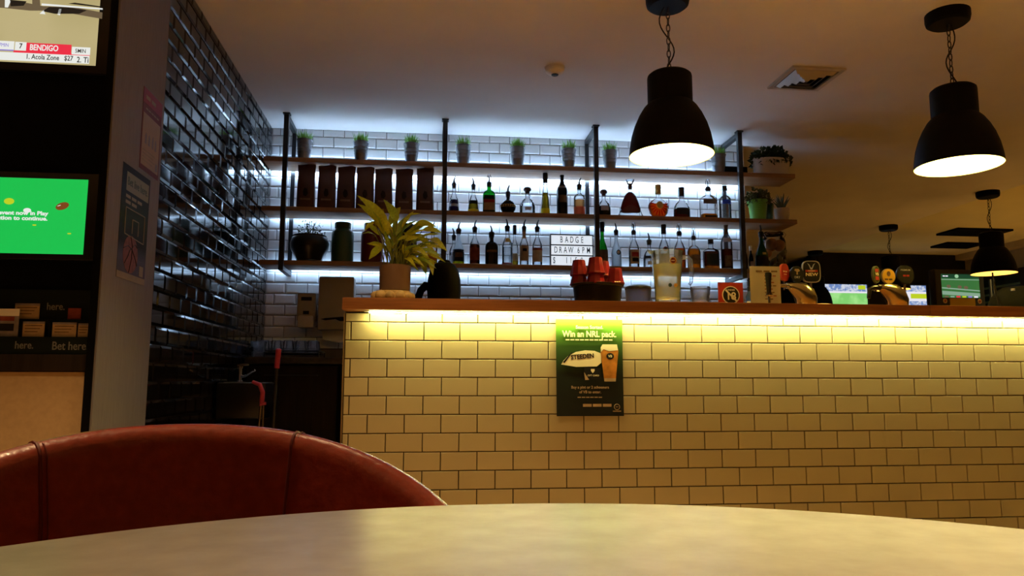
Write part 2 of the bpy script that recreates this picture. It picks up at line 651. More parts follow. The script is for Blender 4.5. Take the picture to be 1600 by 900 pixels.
part('glass_foot_print', MB().prism([(.062, -.060), (.112, -.060), (.1135, -.046), (.0608, -.046)], F - .0014, F - .001), M_tanprint, po)
part('badge_print', MB().disc(.089, .048, .017, .014, F - .0014, F - .001), M_darkprint, po)
text('VB', .015, M_creamprint, po, (.089, F - .0016, .048), bold=.02)
text('Buy a pint or 2 schooners', .0165, M_tanprint, po, (.0, F, -.085), bold=.02, sx=.95)
text('of VB to enter.', .0165, M_tanprint, po, (.0, F, -.105), bold=.02, sx=.95)
dash(.11, .004, M_tanprint, po, (.0, F, -.127))
for k in range(3):
    part('button_print', MB().box(-.032 + .043 * k, .006 + .043 * k, F, F + .0003, -.167, -.155), M_tanprint, po)
part('ring_print', MB().tube([(.116 + .012 * math.cos(a * PI / 8), F, -.168 + .012 * math.sin(a * PI / 8)) for a in range(16)], .0012, 4, True), M_tanprint, po)
text('18+', .009, M_tanprint, po, (.116, F, -.168))
part('caption_print', MB().box(.098, .134, F, F + .0003, -.188, -.184), M_tanprint, po)

# ================================================================== BACK SHELVES
SHZ = [1.612, 1.982, 2.325]      # tops of the three boards
M_led = mat('cool light strip', (.9, .9, .9), .5, emit=(.44, .67, 1.0), es=66.0)
shelf_names = ['lowest', 'middle', 'top']
M_led_low = mat('cool light strip of the lower shelves', (.9, .9, .9), .5, emit=(.44, .67, 1.0), es=18.0)
for z, nm, what in zip(SHZ, shelf_names, ('under the lower row of bottles', 'under the upper row of bottles and coffee bags', 'with the grass pots on it')):
    sh = thing('timber_shelf', f'{nm} timber shelf on the tiled wall, {what}', 'shelf', (0, 0, z), group='timber shelves on the back wall')
    part('board', MB().box(-.885, 2.92, 1.94, 2.190, -.032, 0, .002), M_shelfwood, sh)
    part('light_strip', MB().box(-.87, 2.60, 2.194, 2.203, -.024, -.004), M_led if nm == 'top' else M_led_low, sh)
    part('strip_backing', MB().box(-.87, 2.60, 2.1905, 2.1938, -.026, -.003), M_greyplastic, sh)
for k, (x, lab) in enumerate(((-.735, 'black steel shelf frame beside the black tiled wall'),
                              (.347, 'black steel shelf frame rising behind the leafy potted plant'),
                              (1.42, 'black steel shelf frame beside the lit letter sign'),
                              (2.49, 'black steel shelf frame near the open end of the shelves'))):
    fr = thing('shelf_frame', lab, 'shelf frame', (x, 0, 1.54), group='steel frames carrying the shelves')
    part('front_post', MB().box(-.016, .016, 1.903, 1.935, 0, 1.075), M_steel, fr)
    part('rear_post', MB().box(-.014, .014, 2.2175, 2.2325, 0, 1.075), M_steel, fr)
    part('top_bar', MB().box(-.016, .016, 1.935, 2.2175, 1.045, 1.075), M_steel, fr)
    part('foot_bar', MB().box(-.016, .016, 1.935, 2.2175, 0, .028), M_steel, fr)
    part('ceiling_plate', MB().box(-.024, .024, 1.895, 1.943, 1.0755, 1.0855), M_steel, fr)

# ================================================================== PENDANTS
M_inner_w = mat('white enamel', (.9, .88, .80), .5, noise=.02)
M_bulb_w = mat('warm bulb', (1, .9, .7), .5, emit=(1.0, .72, .14), es=250.0)
M_bulb_o = mat('amber bulb', (1, .8, .5), .5, emit=(1.0, .50, .10), es=30.0)
M_shade = mat('matt black shade', (.0045, .004, .0035), .55, spec=.08, noise=.2, nscale=30)


def pendant(x, y, zc, drop, label, bulb, cord_side=1):
    """zc ceiling height, drop from the ceiling to the top of the shade"""
    p = thing('pendant_lamp', label, 'pendant lamp', (x, y, zc - drop), group='black factory pendant lamps')
    part('ceiling_cup', MB().lathe([(.085, -.004 + drop - .054), (.098, drop - .048), (.102, drop - .03), (.102, drop)], 32), M_shade, p)
    ch = MB()
    n = int((drop - .05) / .032)
    for k in range(n):
        z = drop - .05 - .032 * (k + .5)
        pts = []
        for q in range(10):
            a = 2 * PI * q / 10
            u, t = .0085 * math.cos(a), .020 * math.sin(a)
            pts.append((u, 0, z + t) if k % 2 else (0, u, z + t))
        ch.tube(pts, .0027, 5, True)
    part('chain', ch, M_steel, p)
    pts = []
    for k in range(17):
        t = k / 16
        pts.append((cord_side * (.030 * math.sin(t * PI * 2.3) + .012 * (1 - t)), .012 * math.sin(t * 5), drop - .05 - t * (drop - .055)))
    part('flex', MB().tube(pts, .0034, 6), M_blackrubber, p)
    prof = [(.020, .004), (.090, .0), (.1015, -.010), (.1035, -.020), (.1035, -.145), (.108, -.150), (.124, -.168), (.146, -.205), (.166, -.250), (.181, -.300), (.190, -.350), (.1945, -.395),
            (.1925, -.3955)]
    inner = [(.1925, -.3945), (.188, -.350), (.179, -.300), (.164, -.250), (.144, -.207), (.122, -.171), (.104, -.153), (.098, -.148), (.098, -.08), (.03, -.07)]
    part('shade', MB().lathe(prof, 48, cap1=False), M_shade, p)
    li = part('shade_lining', MB().lathe(inner, 48, cap0=False), M_inner_w, p)
    part('lamp_holder', MB().lathe([(.026, -.071), (.026, -.13), (.020, -.134)], 16), M_blackgloss, p)
    part('bulb', MB().lathe([(.012, -.134), (.028, -.155), (.046, -.195), (.050, -.225), (.042, -.258), (.020, -.276), (.004, -.279)], 20), bulb, p)
    return p


pendant(1.354, .08, CZ, .390, 'lit black pendant lamp on a chain over the middle of the bar', M_bulb_w, -1)
pendant(2.795, .09, CZ, .388, 'lit black pendant lamp on a chain nearest the ceiling vent, over the far bar end', M_bulb_w, 1)
pendant(5.594, 3.343, CZ + .0, .40, 'amber lit black pendant lamp hanging in the room beyond the bar', M_bulb_o, 1)
pendant(5.606, 4.948, CZ, .36, 'unlit looking black pendant lamp above the second beer fount', M_bulb_o, 1)
pendant(5.640, 6.70, CZ, .36, 'small far pendant lamp seen above the first beer fount', M_bulb_o, 1)

# smoke detector
sm = thing('smoke_detector', 'round white smoke detector on the ceiling above the shelves', 'smoke detector', (.961, .96, CZ))
part('base', MB().lathe([(.058, -.012), (.060, -.010), (.060, 0)], 32), M_plaster, sm)
part('housing', MB().lathe([(.018, -.042), (.040, -.038), (.053, -.026), (.055, -.0125)], 32), M_white, sm)
part('sensor_ring', MB().lathe([(.010, -.048), (.020, -.046), (.021, -.0425)], 20), M_darkprint, sm)

# square ceiling vent
ve = thing('ceiling_vent', 'square louvred metal air vent set in the ceiling', 'vent', (2.49, .93, CZ))
M_vent = mat('off white metal', (.55, .53, .48), .4, .2, noise=.03)
g = .165
fr = MB()
for a, b, c, d in ((-g, g, -g, -g + .028), (-g, g, g - .028, g), (-g, -g + .028, -g + .028, g - .028), (g - .028, g, -g + .028, g - .028)):
    fr.box(a, b, c, d, -.012, -.0005)
part('frame', fr, M_vent, ve)
part('duct', MB().box(-g + .028, g - .028, -g + .028, g - .028, -.002, -.0006), M_black, ve)
for k in range(4):
    r0, r1 = .128 - k * .033, .108 - k * .033
    z0, z1 = -.010, -.004 - .0
    for q in range(4):
        c, s_ = math.cos(q * PI / 2), math.sin(q * PI / 2)
        pts = [(-r0, -r0, z0), (r0, -r0, z0), (r1, -r1, -.028), (-r1, -r1, -.028)]
        b2 = [(x_, y_, z_ + .002) for x_, y_, z_ in pts]
        vv = [(x_ * c - y_ * s_, x_ * s_ + y_ * c, z_) for x_, y_, z_ in pts + b2]
        part('louvre', MB().add(vv, [(0, 1, 2, 3), (7, 6, 5, 4), (0, 4, 5, 1), (1, 5, 6, 2), (2, 6, 7, 3), (3, 7, 4, 0)]), M_vent, ve, smooth=0)

tag(part('ceiling_panel', MB().box(6.68, 7.42, 5.20, 5.60, CZ + .035, CZ + .0595), M_black), 'flat black panel on the ceiling behind the amber pendant', 'ceiling panel')
tag(part('ceiling_panel', MB().box(7.20, 7.75, 6.10, 6.45, CZ + .035, CZ + .0595), M_black), 'small flat black rectangle on the ceiling near the far wall', 'ceiling panel')  # thin black box just under the raised ceiling

# ================================================================== BOTTLES
SHAPES = {
    'wine': [(.92, 0), (1, .015), (1, .60), (.86, .68), (.42, .78), (.33, .84), (.31, .965), (.37, .97), (.37, 1)],
    'flare': [(.98, 0), (1, .02), (.99, .05), (.80, .47), (.62, .56), (.34, .72), (.28, .82), (.28, .97), (.33, .975), (.33, 1)],
    'square': [(.95, 0), (1, .015), (1, .60), (.95, .68), (.70, .745), (.34, .79), (.30, .83), (.30, .96), (.36, .965), (.36, 1)],
    'flask': [(.95, 0), (1, .02), (1, .52), (.92, .62), (.62, .71), (.27, .76), (.24, .82), (.24, .96), (.30, .97), (.30, 1)],
    'globe': [(.35, 0), (.62, .03), (.92, .20), (1, .36), (.93, .50), (.62, .66), (.24, .74), (.20, .80), (.20, .97), (.25, 1)],
    'squat': [(.97, 0), (1, .02), (.99, .34), (.93, .46), (.72, .60), (.34, .72), (.28, .78), (.27, .97), (.32, 1)],
    'slim': [(1, 0), (1, .03), (.80, .40), (.62, .62), (.46, .80), (.38, .95), (.46, .96), (.46, 1)],
    'tall': [(.95, 0), (1, .012), (1, .52), (.92, .60), (.55, .73), (.36, .79), (.33, .83), (.33, .965), (.40, .97), (.40, 1)],
    'long': [(.95, 0), (1, .012), (.98, .42), (.80, .55), (.48, .68), (.34, .76), (.30, .97), (.36, .975), (.36, 1)],
    'pear': [(1, 0), (1, .02), (.88, .10), (.62, .38), (.50, .52), (.28, .66), (.155, .74), (.15, .97), (.18, 1)],
    'fan': [(.52, 0), (.60, .02), (.86, .16), (1, .38), (.96, .50), (.72, .62), (.34, .72), (.22, .77), (.20, .97), (.24, 1)],
    'champ': [(.94, 0), (1, .012), (1, .36), (.92, .47), (.62, .62), (.36, .74), (.28, .82), (.27, .96), (.33, .965), (.33, 1)],
}


def r_at(prof, t):
    for (r0, z0), (r1, z1) in zip(prof, prof[1:]):
        if z0 <= t <= z1:
            return r0 + (r1 - r0) * (t - z0) / max(1e-6, z1 - z0)
    return prof[-1][0]


M_pour = mat('black pourer plastic', (.012, .012, .013), .35, noise=.1)
M_cork = mat('brown stopper', (.09, .045, .03), .5, noise=.3, nscale=40)


def liquid_mat(name, col, body=.45):
    return glass('liquid ' + name, col, .75, body, col)


def bottle(label, x, z, h, w, shape, gm, liq=None, fill=.5, labels=(), cap='pourer', y=2.0, sq=2.0, sy=1.0, name='bottle', top=None):
    R = w / 2
    caph = {'pourer': .068, 'chrome': .070, 'cap': .024, 'ball': .034, 'tallcap': .05, 'crystal': .05, 'foil': .0}[cap]
    hb = h - caph
    prof = SHAPES[shape]
    b = thing(name, label, 'bottle', (x, y, z), RND.uniform(-.08, .08), group='bottles on the back shelves')
    ss = dict(sx=1.0, sy=sy, sq=sq)
    part('glass_body', MB().lathe([(R * r, hb * t) for r, t in prof], 20, **ss), gm, b)
    if liq is not None:
        lp = [(R * .90 * r_at(prof, .03), hb * .03)] + [(R * .90 * r, hb * t) for r, t in prof if .03 < t < fill] + [(R * .90 * r_at(prof, fill), hb * fill)]
        part('liquid', MB().lathe(lp, 20, **ss), liq, b)
    for q, (t0, t1, ang, m) in enumerate(labels):
        r0, r1 = r_at(prof, t0), r_at(prof, t1)
        n = 3 if abs(r0 - r1) > .03 else 1
        mb = MB()
        for k in range(n):
            a, c = t0 + (t1 - t0) * k / n, t0 + (t1 - t0) * (k + 1) / n
            ra, rc = r_at(prof, a), r_at(prof, c)
            mb.arc(R * ra, -ang, ang, hb * a, hb * c, 10, .0008 + .0004 * q, taper=rc / max(ra, 1e-4), **ss)
        part('label', mb, m, b)
    rn = R * prof[-1][0] * 1.05
    rn = min(max(rn, .010), .018)
    if cap == 'pourer':
        p = MB().lathe([(rn, hb - .016), (rn * 1.15, hb + .004), (rn * 1.3, hb + .012), (rn * 1.1, hb + .022), (rn * .6, hb + .028)], 14)
        a = RND.choice((-1, 1, 1))
        p.tube([(0, 0, hb + .024), (0, -.002, hb + .044), (-.004 * a, -.006, hb + .056), (-.010 * a, -.012, hb + .070)], [.0075, .006, .005, .0038], 8)
        part('pourer', p, M_pour, b)
    elif cap == 'chrome':
        p = MB().lathe([(rn, hb - .016), (rn * 1.15, hb + .004), (rn * .9, hb + .014), (rn * .5, hb + .018)], 14)
        p.tube([(0, 0, hb + .016), (0, -.002, hb + .044), (-.004, -.006, hb + .060)], [.006, .005, .004], 8)
        p2 = part('pourer', p, M_pour, b)
        part('clear_hood', MB().lathe([(rn * .9, hb + .016), (rn * .95, hb + .055), (rn * .6, hb + .071)], 14), M_clear, p2)
    elif cap == 'cap':
        part('cap', MB().lathe([(rn * 1.05, hb - .012), (rn * 1.12, hb - .008), (rn * 1.12, hb + .022), (rn, hb + .024)], 16), top or M_blackgloss, b)
    elif cap == 'ball':
        part('stopper', MB().lathe([(rn * .8, hb - .01), (rn * .9, hb + .004), (rn * 1.5, hb + .012), (rn * 1.55, hb + .024), (rn * 1.1, hb + .034)], 16), top or M_cork, b)
    elif cap == 'tallcap':
        part('cap', MB().lathe([(rn * 1.1, hb - .02), (rn * 1.15, hb - .016), (rn * 1.25, hb + .046), (rn * 1.1, hb + .05)], 16), top or M_blackgloss, b)
    elif cap == 'crystal':
        part('stopper', MB().lathe([(rn * .7, hb - .012), (rn * .8, hb + .010), (rn * 1.2, hb + .018), (rn * 1.9, hb + .048), (rn * 1.6, hb + .05)], 10), M_clear, b)
    elif cap == 'foil':
        part('foil', MB().lathe([(R * r_at(prof, t) * 1.04 + .0004, hb * t) for t in (.80, .86, .95, .97, 1.0)] + [(R * .2, hb * 1.003)], 16), top or M_darkprint, b)
    return b


G_green = glass('green glass', (.06, .50, .10), .45, .20, (.05, .5, .08))
G_dkgreen = glass('dark green glass', (.03, .22, .04), .4, .25, (.04, .25, .04))
G_dark = glass('dark brown glass', (.035, .016, .010), .4, .15, (.05, .02, .01))
G_black = glass('near black glass', (.010, .008, .010), .5, .1, (.01, .01, .01))
G_frost = glass('white frosted glass', (.70, .72, .74), .7, .55, (.75, .76, .76), .3)
L_purple = liquid_mat('dark plum', (.05, .03, .09), .5)
L_gold = liquid_mat('gold', (.70, .48, .04))
L_yellow = liquid_mat('yellow', (.90, .78, .02))
L_olive = liquid_mat('olive gold', (.42, .33, .05), .5)
L_amber = liquid_mat('amber', (.72, .30, .03))
L_orange = liquid_mat('orange', (.80, .22, .03))
L_redbrown = liquid_mat('red brown', (.22, .04, .02))
L_red = liquid_mat('red', (.75, .04, .04))
L_coral = liquid_mat('coral', (.90, .22, .10), .6)
L_peach = liquid_mat('peach', (.80, .52, .28), .5)
L_cognac = liquid_mat('deep cognac', (.16, .015, .012), .5)
L_dark = liquid_mat('near black', (.012, .008, .008), .4)
L_blue = liquid_mat('blue', (.04, .10, .75), .6)
L_water = liquid_mat('clear spirit', (.90, .92, .93), .06)
M_redlabel = mat('red brown label', (.24, .05, .03), .6, noise=.3, nscale=30)
M_brownlabel = mat('brown label', (.15, .09, .05), .6, noise=.4, nscale=40)
M_greylabel = mat('grey label', (.22, .20, .20), .6, noise=.2, nscale=40)
M_silver = mat('silver print', (.45, .46, .48), .45, .3, noise=.1)

zM, zL, zT = SHZ[1], SHZ[2 - 2], SHZ[2]
# ---- upper row of bottles, from the leafy plant's side to the open end
bottle('clear flared bottle half full of dark plum liqueur, first past the coffee bags', 0.415, zM, 0.258, 0.077, 'flare', M_clear, L_purple, .47, [(.20, .30, 60, M_silver)], 'pourer')
bottle('clear flared bottle with dark oval label over a little yellow spirit', 0.552, zM, 0.253, 0.077, 'flare', M_clear, L_olive, .40, [(.02, .12, 90, mat('yellow band', (.75, .62, .03), .5)), (.32, .46, 55, M_darkprint)], 'pourer')
b = bottle('square green bottle with orange band, cream label and capped pourer', 0.663, zM, 0.280, 0.089, 'square', G_green, L_dark, .55, [(.08, .34, 40, M_tanprint), (.35, .45, 42, M_redprint), (.47, .60, 30, M_darkprint)], 'chrome', sq=4.5, sy=.75)
b = bottle('round black globe bottle with a gold belt and pourer', 0.798, zM, 0.205, 0.115, 'globe', G_black, L_dark, .60, [(.32, .44, 88, M_goldprint)], 'pourer')
bottle('squat clear bottle with dark ball stopper and small white sticker', 0.937, zM, 0.195, 0.111, 'squat', M_clear, L_water, .45, [(.12, .26, 24, M_silver)], 'ball')
bottle('tall slim tapering bottle of yellow liqueur with black cap', 1.066, zM, 0.305, 0.065, 'slim', M_clear, L_olive, .62, [(.02, .17, 90, mat('bright yellow band', (.85, .75, .02), .5))], 'tallcap')
bottle('black wine shaped cream liqueur bottle with tan oval label', 1.188, zM, 0.293, 0.079, 'wine', G_black, L_dark, .5, [(.30, .48, 42, M_brownlabel), (.66, .72, 60, M_brownlabel)], 'foil')
bottle('clear bottle with coral liquid fading to peach, beside the letter sign frame', 1.313, zM, 0.273, 0.081, 'square', M_clear, L_peach, .55, [(.015, .30, 92, mat('coral print', (.85, .20, .09), .5, noise=.1))], 'pourer')
bottle('short dark bottle with a slanted silver label and round brown stopper', 1.492, zM, 0.194, 0.099, 'squat', M_clear, L_dark, .44, [(.22, .44, 34, M_silver)], 'ball')
b = bottle('wide pear shaped crystal decanter of deep red cognac', 1.688, zM, 0.276, 0.194, 'pear', M_clear, None, .5, (), 'crystal', sy=.40)
part('liquid', MB().lathe([(.052, .028), (.070, .034), (.074, .06), (.060, .11), (.042, .155), (.026, .175), (.010, .185)], 22, sy=.36), L_cognac, b)
part('collar', MB().lathe([(.0145, .205), (.0155, .21), (.0155, .245), (.014, .247)], 14), M_cork, b)
b = bottle('round fan shaped cognac decanter with orange ridges and gold cap', 1.896, zM, 0.245, 0.152, 'fan', M_clear, L_orange, .52, (), 'tallcap', sy=.42, top=M_goldprint)
for k in range(11):
    a = math.radians(-105 + 21 * k) + PI / 2 + PI
    c, s_ = math.cos(a), math.sin(a)
    part('ridge', MB().tube([(.030 * c, -.031, .085 + .030 * s_), (.048 * c, -.029, .085 + .050 * s_), (.066 * c, -.018, .085 + .072 * s_)], [.003, .005, .004], 6), L_red, b)
part('medallion', MB().disc(0, .088, .024, .027, -.0375, -.034), M_goldprint, b)
bottle('round shouldered bottle with big black label and dark screw cap', 2.071, zM, 0.231, 0.121, 'squat', M_clear, L_redbrown, .38, [(.12, .40, 50, M_darkprint)], 'tallcap', sy=.7)
b = bottle('square clear bottle with a dark band and gold spirit low down', 2.273, zM, 0.295, 0.121, 'square', M_clear, L_amber, .15, [(.47, .62, 42, M_greylabel), (.03, .09, 26, M_darkprint)], 'chrome', sq=4.5, sy=.7)
bottle('clear bottle with a blue collar and grey stripe beside the end frame', 2.400, zM, 0.252, 0.087, 'square', M_clear, L_water, .5, [(.48, .62, 45, mat('blue print', (.04, .10, .70), .5)), (.02, .46, 12, M_greylabel)], 'cap')
# ---- lower row
bottle('bottle with an orange label standing half behind the leafy plant', 0.271, zL, 0.292, 0.067, 'tall', M_clear, L_gold, .3, [(.10, .40, 60, mat('orange label', (.60, .20, .03), .6, noise=.2))], 'pourer')
bottle('small dark pourer bottle tucked behind the black labelled bottle', 0.423, zL, 0.283, 0.063, 'tall', M_clear, L_water, .5, [(.1, .4, 60, M_silver)], 'pourer', y=2.15)
bottle('white necked bottle with black label over a yellow band', 0.452, zL, 0.304, 0.082, 'long', G_frost, L_water, .4, [(.02, .10, 92, L_yellow), (.10, .46, 92, M_darkprint), (.22, .36, 40, M_brownlabel)], 'pourer', y=2.03)
bottle('red brown spirit bottle with brown label, second right of the plant frame', 0.564, zL, 0.314, 0.072, 'tall', M_clear, L_redbrown, .58, [(.12, .48, 70, M_redlabel)], 'pourer')
bottle('black square shouldered bottle with pourer, nothing legible on it', 0.683, zL, 0.280, 0.091, 'square', G_black, L_dark, .6, [(.40, .48, 40, M_brownlabel)], 'pourer', sq=3.2)
bottle('clear bottle with a yellow neck label and red base', 0.794, zL, 0.328, 0.074, 'tall', M_clear, L_water, .5, [(.015, .06, 92, M_redprint), (.62, .74, 40, M_goldprint)], 'pourer')
bottle('slim bottle peeping out behind the yellow necked one', 0.862, zL, 0.318, 0.056, 'tall', M_clear, L_olive, .35, [(.2, .4, 60, M_tanprint), (.015, .07, 90, M_redprint)], 'tallcap', y=2.14)
bottle('clear bottle with a tall tan label crossed by a dark squiggle', 0.913, zL, 0.328, 0.065, 'tall', M_clear, L_water, .5, [(.12, .54, 80, M_tanprint), (.38, .46, 26, M_darkprint), (.74, .98, 92, M_tanprint)], 'pourer')
bottle('clear bottle with a brown topped tan label next to the letter sign', 1.007, zL, 0.328, 0.070, 'tall', M_clear, L_water, .5, [(.10, .48, 80, M_tanprint), (.42, .48, 82, M_redlabel)], 'pourer')
bottle('green bottle with a dark label behind the red cups', 1.477, zL, 0.328, 0.079, 'long', G_green, L_dark, .1, [(.10, .44, 75, M_brownlabel)], 'tallcap')
b = bottle('white frosted coconut rum bottle with a small round emblem', 1.579, zL, 0.317, 0.073, 'long', G_frost, L_water, .4, (), 'pourer')
part('emblem', MB().disc(.004, .105, .016, .018, -.0385, -.0370), M_darkprint, b)
part('emblem_ring', MB().disc(.004, .105, .010, .012, -.0395, -.0386), M_white, b)
bottle('clear bottle with a tan, red and black diagonal label', 1.708, zL, 0.328, 0.075, 'tall', M_clear, L_water, .5, [(.10, .50, 62, M_tanprint), (.30, .42, 40, M_redprint), (.16, .26, 36, M_darkprint)], 'chrome')
bottle('short clear bottle with black collar label behind the plastic jug', 1.821, zL, 0.252, 0.089, 'squat', M_clear, L_water, .5, [(.36, .46, 60, M_darkprint), (.1, .25, 30, M_silver)], 'pourer')
b = bottle('clear rum bottle with round red and black emblem above the jug', 1.930, zL, 0.321, 0.077, 'tall', M_clear, L_water, .5, [(.10, .38, 75, M_tanprint)], 'tallcap')
part('emblem', MB().disc(0, .136, .017, .017, -.0425, -.0405), M_redlabel, b)
part('emblem_bat', MB().disc(0, .136, .010, .007, -.0435, -.0426), M_darkprint, b)
text('BACARDI', .014, M_darkprint, b, (0, -.0415, .098), bold=.02, sx=.95)
bottle('orange red spirit bottle with clear capped pourer behind the jug handle', 2.046, zL, 0.328, 0.083, 'tall', M_clear, L_orange, .56, [(.18, .46, 60, M_redlabel)], 'chrome')
bottle('amber whisky bottle with rounded shoulders and capped pourer', 2.153, zL, 0.298, 0.099, 'flask', M_clear, L_amber, .64, [(.14, .44, 50, M_brownlabel)], 'chrome', sy=.7)
bottle('broad square whisky bottle with black label and black cap', 2.281, zL, 0.220, 0.113, 'square', M_clear, L_redbrown, .66, [(.14, .56, 44, M_darkprint), (.02, .10, 80, mat('amber print', (.5, .2, .03), .5))], 'cap', sq=4.0, sy=.62)
bottle('tall bottle with brown foil neck and dark red wine below', 2.400, zL, 0.328, 0.083, 'wine', M_clear, L_redbrown, .45, [(.60, .70, 60, M_silver), (.05, .30, 40, M_brownlabel)], 'foil', top=M_brownlabel)
bottle('narrow dark brown bottle just past the end frame', 2.529, zL, 0.226, 0.051, 'champ', G_dark, L_dark, .4, (), 'foil')
bottle('tiny dark bottle with a pale cap beside the champagne', 2.583, zL, 0.179, 0.034, 'tall', G_dark, L_dark, .4, [(.1, .4, 50, M_silver)], 'cap', top=M_white)
bottle('green champagne bottle with black label standing before the preserve jar', 2.661, zL, 0.328, 0.092, 'champ', G_dkgreen, L_dark, .4, [(.05, .36, 70, M_darkprint), (.42, .48, 18, M_goldprint)], 'pourer', y=1.99)

# preserving jar
j = thing('preserving_jar', 'large clip top glass jar packed with orange and green preserves', 'jar', (2.815, 2.115, zL))
part('glass_body', MB().lathe([(.082, 0), (.088, .006), (.088, .23), (.080, .255), (.066, .268), (.066, .285)], 28), M_clear, j)
part('lid', MB().lathe([(.074, .286), (.074, .296), (.066, .308), (.03, .312)], 28), M_clear, j)
part('clip', MB().tube([(-.07, -.03, .262), (-.085, -.035, .285), (-.06, -.05, .300), (0, -.072, .302), (.06, -.05, .300), (.085, -.035, .285), (.07, -.03, .262)], .0028, 6), M_chrome, j)
M_fruit = mat('pale orange peel', (.50, .24, .08), .5, noise=.15, nscale=20)
M_pickle = mat('olive preserve', (.13, .13, .05), .5, noise=.5, nscale=20)
for (fx, fy, fz, fr_) in ((-.03, -.03, .215, .042), (.035, -.02, .205, .044), (0, .035, .21, .042), (-.048, .01, .15, .036)):
    part('fruit', MB().lathe([(fr_ * math.sin(PI * (k + .25) / 8.5), fr_ * -math.cos(PI * (k + .25) / 8.5)) for k in range(9)], 14, (fx, fy, fz)), M_fruit, j)
for (fx, fy, fz, a) in ((-.03, -.045, .07, .5), (.02, -.05, .09, -.3), (.045, -.03, .06, .6), (.0, .03, .07, .2), (-.05, 0, .06, -.2), (.05, -.03, .14, .9), (0, -.055, .05, 1.1)):
    dx, dz = math.sin(a) * .05, math.cos(a) * .05
    part('pickle', MB().tube([(fx - dx * .9, fy, fz - dz * .9), (fx - dx * .5, fy, fz - dz * .5), (fx + dx * .5, fy, fz + dz * .5), (fx + dx * .9, fy, fz + dz * .9)], [.006, .02, .02, .006], 10), M_pickle, j)

# ---- coffee bags
M_bag = mat('brown foil bag', (.085, .034, .026), .38, noise=.25, nscale=9, bump=.25)
M_bagprint = mat('dark bag print', (.018, .010, .010), .5, noise=.2)
M_bagword = mat('pale bag print', (.26, .17, .14), .5, noise=.2)


def bag_mesh():
    v, f = [], []
    rings = [(.0, .060, .036), (.012, .0625, .040), (.10, .061, .041), (.19, .059, .034), (.245, .0575, .020), (.285, .0600, .008), (.300, .0605, .0025), (.325, .0610, .0018)]
    seg = 20
    for i, (z, a, d) in enumerate(rings):
        e = 2 / 3.6
        for k in range(seg):
            t = 2 * PI * (k + .5) / seg
            ca, sa = math.cos(t), math.sin(t)
            x_ = math.copysign(abs(ca) ** e, ca) * a
            y_ = math.copysign(abs(sa) ** e, sa) * d
            zz = z + (.010 * math.sin(x_ * 50) * (z / .325) ** 4)
            v.append((x_, y_ + .003 * math.sin(z * 40 + x_ * 30), zz))
    for i in range(len(rings) - 1):
        for k in range(seg):
            a0, b0 = i * seg + k, i * seg + (k + 1) % seg
            f.append((a0, b0, b0 + seg, a0 + seg))
    f.append(tuple(range(seg - 1, -1, -1)))
    o = (len(rings) - 1) * seg
    f.append(tuple(range(o, o + seg)))
    return MB().add(v, f)


bag0 = thing('coffee_bag', 'brown foil coffee bag standing next to the first steel frame', 'coffee bag', (-.600, 1.99, zM), .02, group='coffee bags on the middle shelf')
part('pouch', bag_mesh(), M_bag, bag0)
bag0.scale = (1, 1, .94)
part('crimp', MB().box(-.0605, .0605, -.0035, .0035, .297, .303), M_bag, bag0)
part('crest', MB().prism([(-.012, .085), (.006, .078), (.018, .10), (.012, .135), (-.006, .142), (-.016, .115)], -.0445, -.0435), M_bagprint, bag0)
part('name_print', MB().box(-.034, .034, -.0440, -.0425, .052, .066), M_bagword, bag0)
for k, (x_, s_, lab) in enumerate(((-.461, .93, 'brown foil coffee bag, second from the first steel frame'), (-.330, .93, 'brown foil coffee bag, third of the row, top nearly level'),
                                   (-.200, .92, 'brown foil coffee bag, middle one of the seven'), (-.074, .905, 'brown foil coffee bag with a dipping crimped top above the plant leaves'),
                                   (.067, .92, 'brown foil coffee bag, second last, its top sloping down'), (.213, .945, 'brown foil coffee bag at the end by the bottles'))):
    o = dup(bag0, (x_, 1.99 + .008 * math.sin(k * 2), zM), lab, RND.uniform(-.05, .05))
    o.scale = (1, 1, s_)

# ---- grass pots
pot0 = thing('grass_pot', 'ribbed metal bucket of green grass by the black tiled wall', 'potted plant', (-.625, 2.0, zT), 0, group='grass pots on the top shelf')
part('bucket', MB().lathe([(.036, 0), (.038, .002), (.0435, .045), (.0455, .047), (.0440, .052), (.0460, .066), (.0480, .068), (.0465, .073), (.0485, .088), (.0505, .090), (.0490, .095), (.0520, .118), (.0550, .120), (.0550, .124), (.0520, .124), (.0490, .112)], 28, cap1=False), M_galv, pot0)
part('soil', MB().lathe([(.0495, .108), (.0495, .112)], 20), M_brownlabel, pot0)
pot0.scale = (1.04, 1.04, 1.14)
gr = MB()
for k in range(150):
    a, rr = RND.uniform(0, 2 * PI), .042 * math.sqrt(RND.random())
    x_, y_ = rr * math.cos(a), rr * math.sin(a)
    hh = RND.uniform(.035, .080)
    lean = RND.uniform(.002, .034)
    la = a + RND.uniform(-.7, .7)
    wd = .0026
    px_, py_ = -math.sin(la) * wd, math.cos(la) * wd
    dx_, dy_ = math.cos(la) * lean, math.sin(la) * lean
    gr.add([(x_ - px_, y_ - py_, .110), (x_ + px_, y_ + py_, .110), (x_ + dx_ * .4 + px_ * .8, y_ + dy_ * .4 + py_ * .8, .110 + hh * .6), (x_ + dx_ * .4 - px_ * .8, y_ + dy_ * .4 - py_ * .8, .110 + hh * .6), (x_ + dx_, y_ + dy_, .110 + hh)],
           [(0, 1, 2, 3), (3, 2, 4)])
stuff(part('grass', gr, M_blade, pot0, smooth=0))
